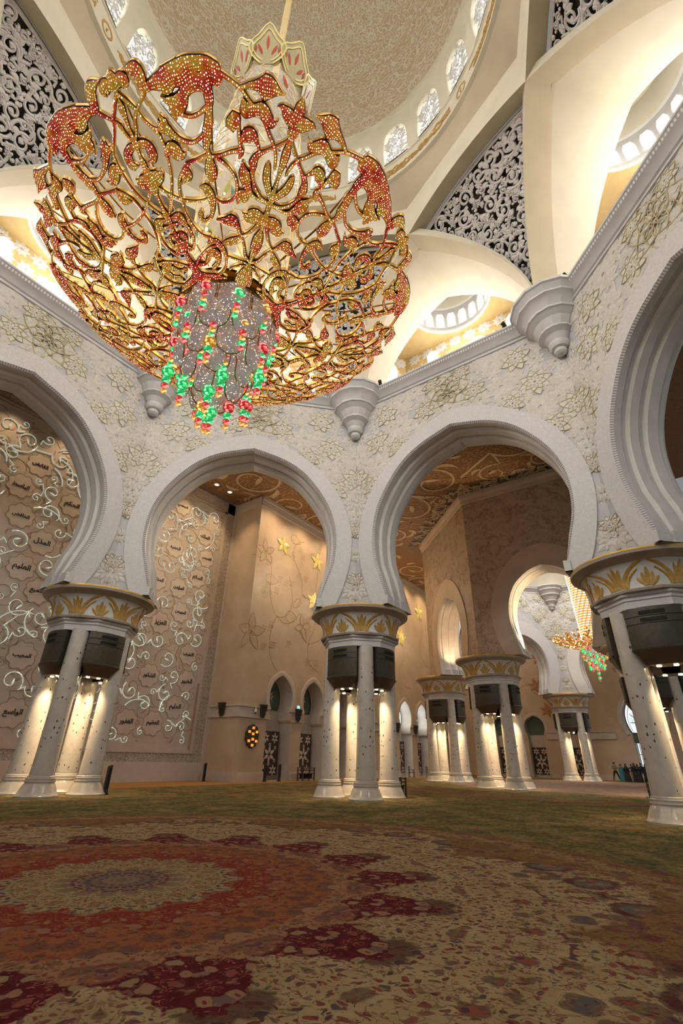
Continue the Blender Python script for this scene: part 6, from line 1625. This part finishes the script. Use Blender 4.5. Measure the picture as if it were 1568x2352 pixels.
# ------------------------------------------------------------------ visitors at the far end
SKIN = plain('skin', (.30, .17, .11), .5)
HAIR = plain('dark_hair', (.02, .014, .01), .6)
CLOTH = {k: plain('cloth_' + k, c, .8) for k, c in dict(black=(.012, .011, .012), teal=(.03, .15, .20), brown=(.16, .09, .045), tan=(.30, .20, .11), navy=(.02, .025, .05), grey=(.10, .09, .09)).items()}
def person(x, y, rz, label, top, bottom, robe=False, arms='down', stance=.10, h=1.74, veil=False):
    """one skinned body: pelvis-rooted skeleton grown into a continuous surface"""
    k = h / 1.74
    V, E, R = [], [], []
    def j(p, r, par=None):
        V.append((p[0] * k, p[1] * k, p[2] * k)); R.append(r * k); i = len(V) - 1
        if par is not None: E.append((par, i))
        return i
    pel = j((0, 0, .95), .15); wa = j((0, 0, 1.12), .13, pel); chs = j((0, .0, 1.32), .155, wa); sh_ = j((0, 0, 1.44), .12, chs); nk = j((0, .0, 1.52), .055, sh_)
    hd = j((0, -.01, 1.60), .078, nk); ht = j((0, -.01, 1.70), .072, hd); no = j((0, -.105, 1.61), .018, hd)
    for s in (-1, 1):
        hp = j((s * .10, 0, .90), .105, pel); kn = j((s * (.11 + stance * .5), -.02, .50), .068, hp); an_ = j((s * (.11 + stance), .01, .10), .045, kn); j((s * (.12 + stance), -.15, .04), .04, an_)
        so = j((s * .19, 0, 1.41), .062, sh_)
        if arms == 'crossed':
            el = j((s * .27, -.05, 1.14), .046, so); wr = j((s * .02, -.21, 1.20), .034, el); d = (-s * 1.0, -.1, .1)
        elif arms == 'hip':
            el = j((s * .38, .03, 1.17), .046, so); wr = j((s * .20, -.10, 1.02), .034, el); d = (-s * .7, -.5, -.3)
        else:
            el = j((s * .25, .01, 1.13), .046, so); wr = j((s * .27, -.06, .88), .034, el); d = (0, -.25, -1)
        pw = V[wr]; pw = (pw[0] / k, pw[1] / k, pw[2] / k)
        pm_ = j((pw[0] + d[0] * .06, pw[1] + d[1] * .06, pw[2] + d[2] * .06), .034, wr)
        side = (0, 1, 0) if arms == 'down' else (0, 0, 1)
        for f in range(5):
            off = (f - 2) * .017; L_ = (.055, .085, .095, .088, .068)[f]
            b = tuple(pw[i] + d[i] * .075 + side[i] * off for i in range(3))
            kn_ = j(b, .0095, pm_); j(tuple(b[i] + d[i] * L_ + (side[i] * .02 * (f - 2) / 2) - (0, .02, 0)[i] for i in range(3)), .0085, kn_)
    me = bpy.data.meshes.new('person'); me.from_pydata(V, E, [])
    o = bpy.data.objects.new('person', me); COL.objects.link(o)
    mo = o.modifiers.new('skin', 'SKIN'); sv = me.skin_vertices[0].data
    for i, r in enumerate(R): sv[i].radius = (r, r * (.8 if i in (1, 2, 3) else 1.0)); sv[i].use_root = i == 0
    o.modifiers.new('sub', 'SUBSURF').levels = 1
    dg = bpy.context.evaluated_depsgraph_get(); m2 = bpy.data.meshes.new_from_object(o.evaluated_get(dg)); bpy.data.objects.remove(o)
    for m_ in (SKIN, CLOTH[top], CLOTH[bottom], M['slot']): m2.materials.append(m_)
    for p in m2.polygons:
        c = p.center / k; p.use_smooth = True
        lo = c.z > .96 or abs(c.x) > .30
        if c.z > 1.50: p.material_index = 0
        elif c.z < .12: p.material_index = 3
        elif (abs(c.x) > .18 and c.z < .90) or (arms != 'down' and c.y < -.15 and c.z > .9): p.material_index = 0
        else: p.material_index = 1 if lo else 2
        if c.z < .9 and abs(c.x) < .30 and c.z > .12 and p.material_index == 0 and not arms == 'down': p.material_index = 2
    o = bpy.data.objects.new('person', m2); COL.objects.link(o); o.location = (x, y, 0); o.rotation_euler = (0, 0, rz); tag(o, label, 'person', 'visitors by the far window')
    mb = MB(); prof = [(.035, 1.54), (.088, 1.58), (.102, 1.66), (.088, 1.74), (.05, 1.775), (.001, 1.785)]
    rows = []
    for r, z in prof: rows.append([((r * cos(a)) * k, (r * 1.05 * sin(a) + .012) * k, z * k) for a in [radians(-25) + radians(230) * i / 14 for i in range(15)]])
    mb.grid(rows); mb.build('hair' if not veil else 'headscarf', HAIR if not veil else CLOTH[top], o)
    if veil:
        mb = MB(); mb.lathe([(.09 * k, 1.62 * k), (.13 * k, 1.52 * k), (.20 * k, 1.44 * k), (.26 * k, 1.30 * k)], 16); mb.build('veil', CLOTH[top], o)
    if robe:
        mb = MB(); rows = []
        for r, z in ((.16, 1.48), (.215, 1.40), (.21, 1.2), (.20, 1.05), (.24, .8), (.28, .45), (.32, .05), (.30, .04)):
            rows.append([((r * cos(2 * pi * i / 20)) * k * 1.08, r * sin(2 * pi * i / 20) * k * (.78 + .12 * (z < .8)), (z + .012 * sin(6 * 2 * pi * i / 20) * (z < .6)) * k) for i in range(20)])
        mb.grid(rows, closed=True); mb.build('robe', CLOTH[bottom], o)
FC = 2.9
person(61.2, 2.45, -1.42, 'man in a tan shirt and dark trousers standing apart with crossed arms, leftmost visitor', 'tan', 'black', arms='crossed', stance=.20, h=1.85)
person(60.8, 1.78, -1.1, 'person in a dark top and teal skirt, second visitor from the left', 'grey', 'teal', robe=True, h=1.66)
person(60.3, 1.22, -1.6, 'person in a long black robe, third visitor from the left', 'black', 'black', robe=True, veil=True, h=1.68)
person(61.3, .80, -1.3, 'person in a dark top and light brown trousers, partly behind the black-robed group', 'navy', 'tan', arms='hip', h=1.66)
person(60.4, .42, -1.3, 'tall person in a black robe, left of the dense dark group', 'black', 'black', robe=True, veil=True, h=1.76)
person(59.6, .02, -1.5, 'person in a black robe in the middle of the dense dark group', 'black', 'black', robe=True, veil=True, h=1.66)
person(61.3, -.15, -1.2, 'person in black standing at the back of the dense dark group', 'black', 'navy', arms='down', h=1.78)
person(60.2, -.62, -1.45, 'person in a black robe, nearest the big column, rightmost visitor', 'black', 'black', robe=True, veil=True, h=1.68)

# ------------------------------------------------------------------ light
def area(name, loc, tgt, sx, sy, e, col):
    d = bpy.data.lights.new(name, 'AREA'); d.shape = 'RECTANGLE'; d.size = sx; d.size_y = sy; d.energy = e; d.color = col
    o = bpy.data.objects.new(name, d); COL.objects.link(o); o.location = loc; o.rotation_euler = (Vector(tgt) - Vector(loc)).to_track_quat('-Z', 'Y').to_euler(); return o
def point(name, loc, e, col, r=.2):
    d = bpy.data.lights.new(name, 'POINT'); d.energy = e; d.color = col; d.shadow_soft_size = r
    o = bpy.data.objects.new(name, d); COL.objects.link(o); o.location = loc; return o
def spot(name, loc, tgt, e, col, size, blend=.8, r=.15):
    d = bpy.data.lights.new(name, 'SPOT'); d.energy = e; d.color = col; d.spot_size = radians(size); d.spot_blend = blend; d.shadow_soft_size = r
    o = bpy.data.objects.new(name, d); COL.objects.link(o); o.location = loc; o.rotation_euler = (Vector(tgt) - Vector(loc)).to_track_quat('-Z', 'Y').to_euler(); return o
WARM = (1, .70, .40); DAY = (1, .985, .96)
E_ = dict(niche=400, drum=1700, names=620, alcove=900, aisle=420, soffit=700)
# daylight entering by the clerestory niches (windows in every lantern room)
for k in range(8):
    a = radians(45 * k); o = area('niche_daylight', (cos(a) * 20.2, sin(a) * 20.2, 26.8), (0, 0, 15), 7, 4.5, E_['niche'] * (1.0 if k in (0, 1, 2, 7) else 5.4), DAY)
# daylight through the drum windows
for k in range(8):
    a = radians(22.5 + 45 * k); area('drum_daylight', (cos(a) * 9.8, sin(a) * 9.8, 39), (-cos(a) * 6, -sin(a) * 6, 37), 6.5, 3.6, E_['drum'] / 8, DAY)
area('second_dome_daylight', (O2[0], O2[1], 31), (O2[0], O2[1], 0), 9, 9, 3500, DAY)
# ceiling wall-washers along the name wall and alcove wall
for x in (2, 5.5, 9, 12.5, 15.8, 18.6): spot('name_wall_washer', (x, 22.3, 22.55), (x, 24.0, 12), E_['names'], WARM, 75)
for i in range(9): spot('alcove_washer', (22.5 + 4.2 * i, 18.2, 22.5), (22.5 + 4.2 * i, 20.8, 13), E_['alcove'], WARM, 125, 1.0, .3)
spot('return_wall_washer', (18.9, 21.5, 22.5), (21.2, 22.2, 12), 500, WARM, 70)
for x, y in ((14, 19.5), (33, 16), (44, 17), (56, 14), (58, 4), (24, 17)): point('aisle_lamp', (x, y, 16), E_['aisle'], (1, .80, .58), 1.2)
# uplights in the second dome's arches
spot('arch_uplight', (32.0, 1.7, 8.8), (32.0, 3.1, 12.6), 2600, WARM, 80); spot('arch_uplight', (36.6, 9.7, 8.8), (37.8, 10.9, 12.8), 800, (1, .62, .32), 75)
spot('arch_uplight', (46.5, 0, 8.8), (57.2, 2.9, 12), 900, WARM, 30)
for x in (27.0, 31.2): spot('floor_uplight', (x - 1.5, 20.2, .3), (x - 1.5, 20.6, 3), 40, WARM, 70)
point('chandelier_glow', (0, 0, 13.2), 900, (1, .75, .45), 1.0)
for k in (0, 1, 2, 7):   # added fill lights that brighten the gold walls of the lantern rooms
    a = radians(45 * k); point('lantern_fill', (cos(a) * 18.8, sin(a) * 18.8, 28), 550, (1, .96, .86), 1.0)
W_ = bpy.data.worlds.new('World'); SC.world = W_; W_.use_nodes = True
bg = W_.node_tree.nodes['Background']; bg.inputs[0].default_value = (.96, .98, 1, 1); bg.inputs[1].default_value = .25

# ------------------------------------------------------------------ camera and view
cd = bpy.data.cameras.new('Camera'); cam = bpy.data.objects.new('Camera', cd); COL.objects.link(cam)
cd.sensor_fit = 'VERTICAL'; cd.sensor_height = 36; cd.sensor_width = 24; cd.lens = 16.4826; cd.clip_end = 400; cd.clip_start = .05
Rm = Matrix(((.5814495, -.38907022, -.71452141), (-.8133396, -.25651811, -.52218498), (.01987894, .88477275, -.46559854)))
cam.matrix_world = Matrix.Translation((-5.01678, -7.41956, 1.6)) @ Rm.to_4x4()
SC.camera = cam
vs = SC.view_settings; vs.view_transform = 'Standard'; vs.look = 'None'; vs.exposure = 0.0; vs.gamma = 1.0; vs.use_curve_mapping = False
cy = SC.cycles; cy.max_bounces = 4; cy.diffuse_bounces = 2; cy.glossy_bounces = 2; cy.transmission_bounces = 3; cy.transparent_max_bounces = 6
cy.sample_clamp_indirect = 4; cy.caustics_reflective = False; cy.caustics_refractive = False; cy.use_denoising = True; cy.use_light_tree = True; cy.use_adaptive_sampling = True; cy.adaptive_threshold = .12; cy.adaptive_min_samples = 8
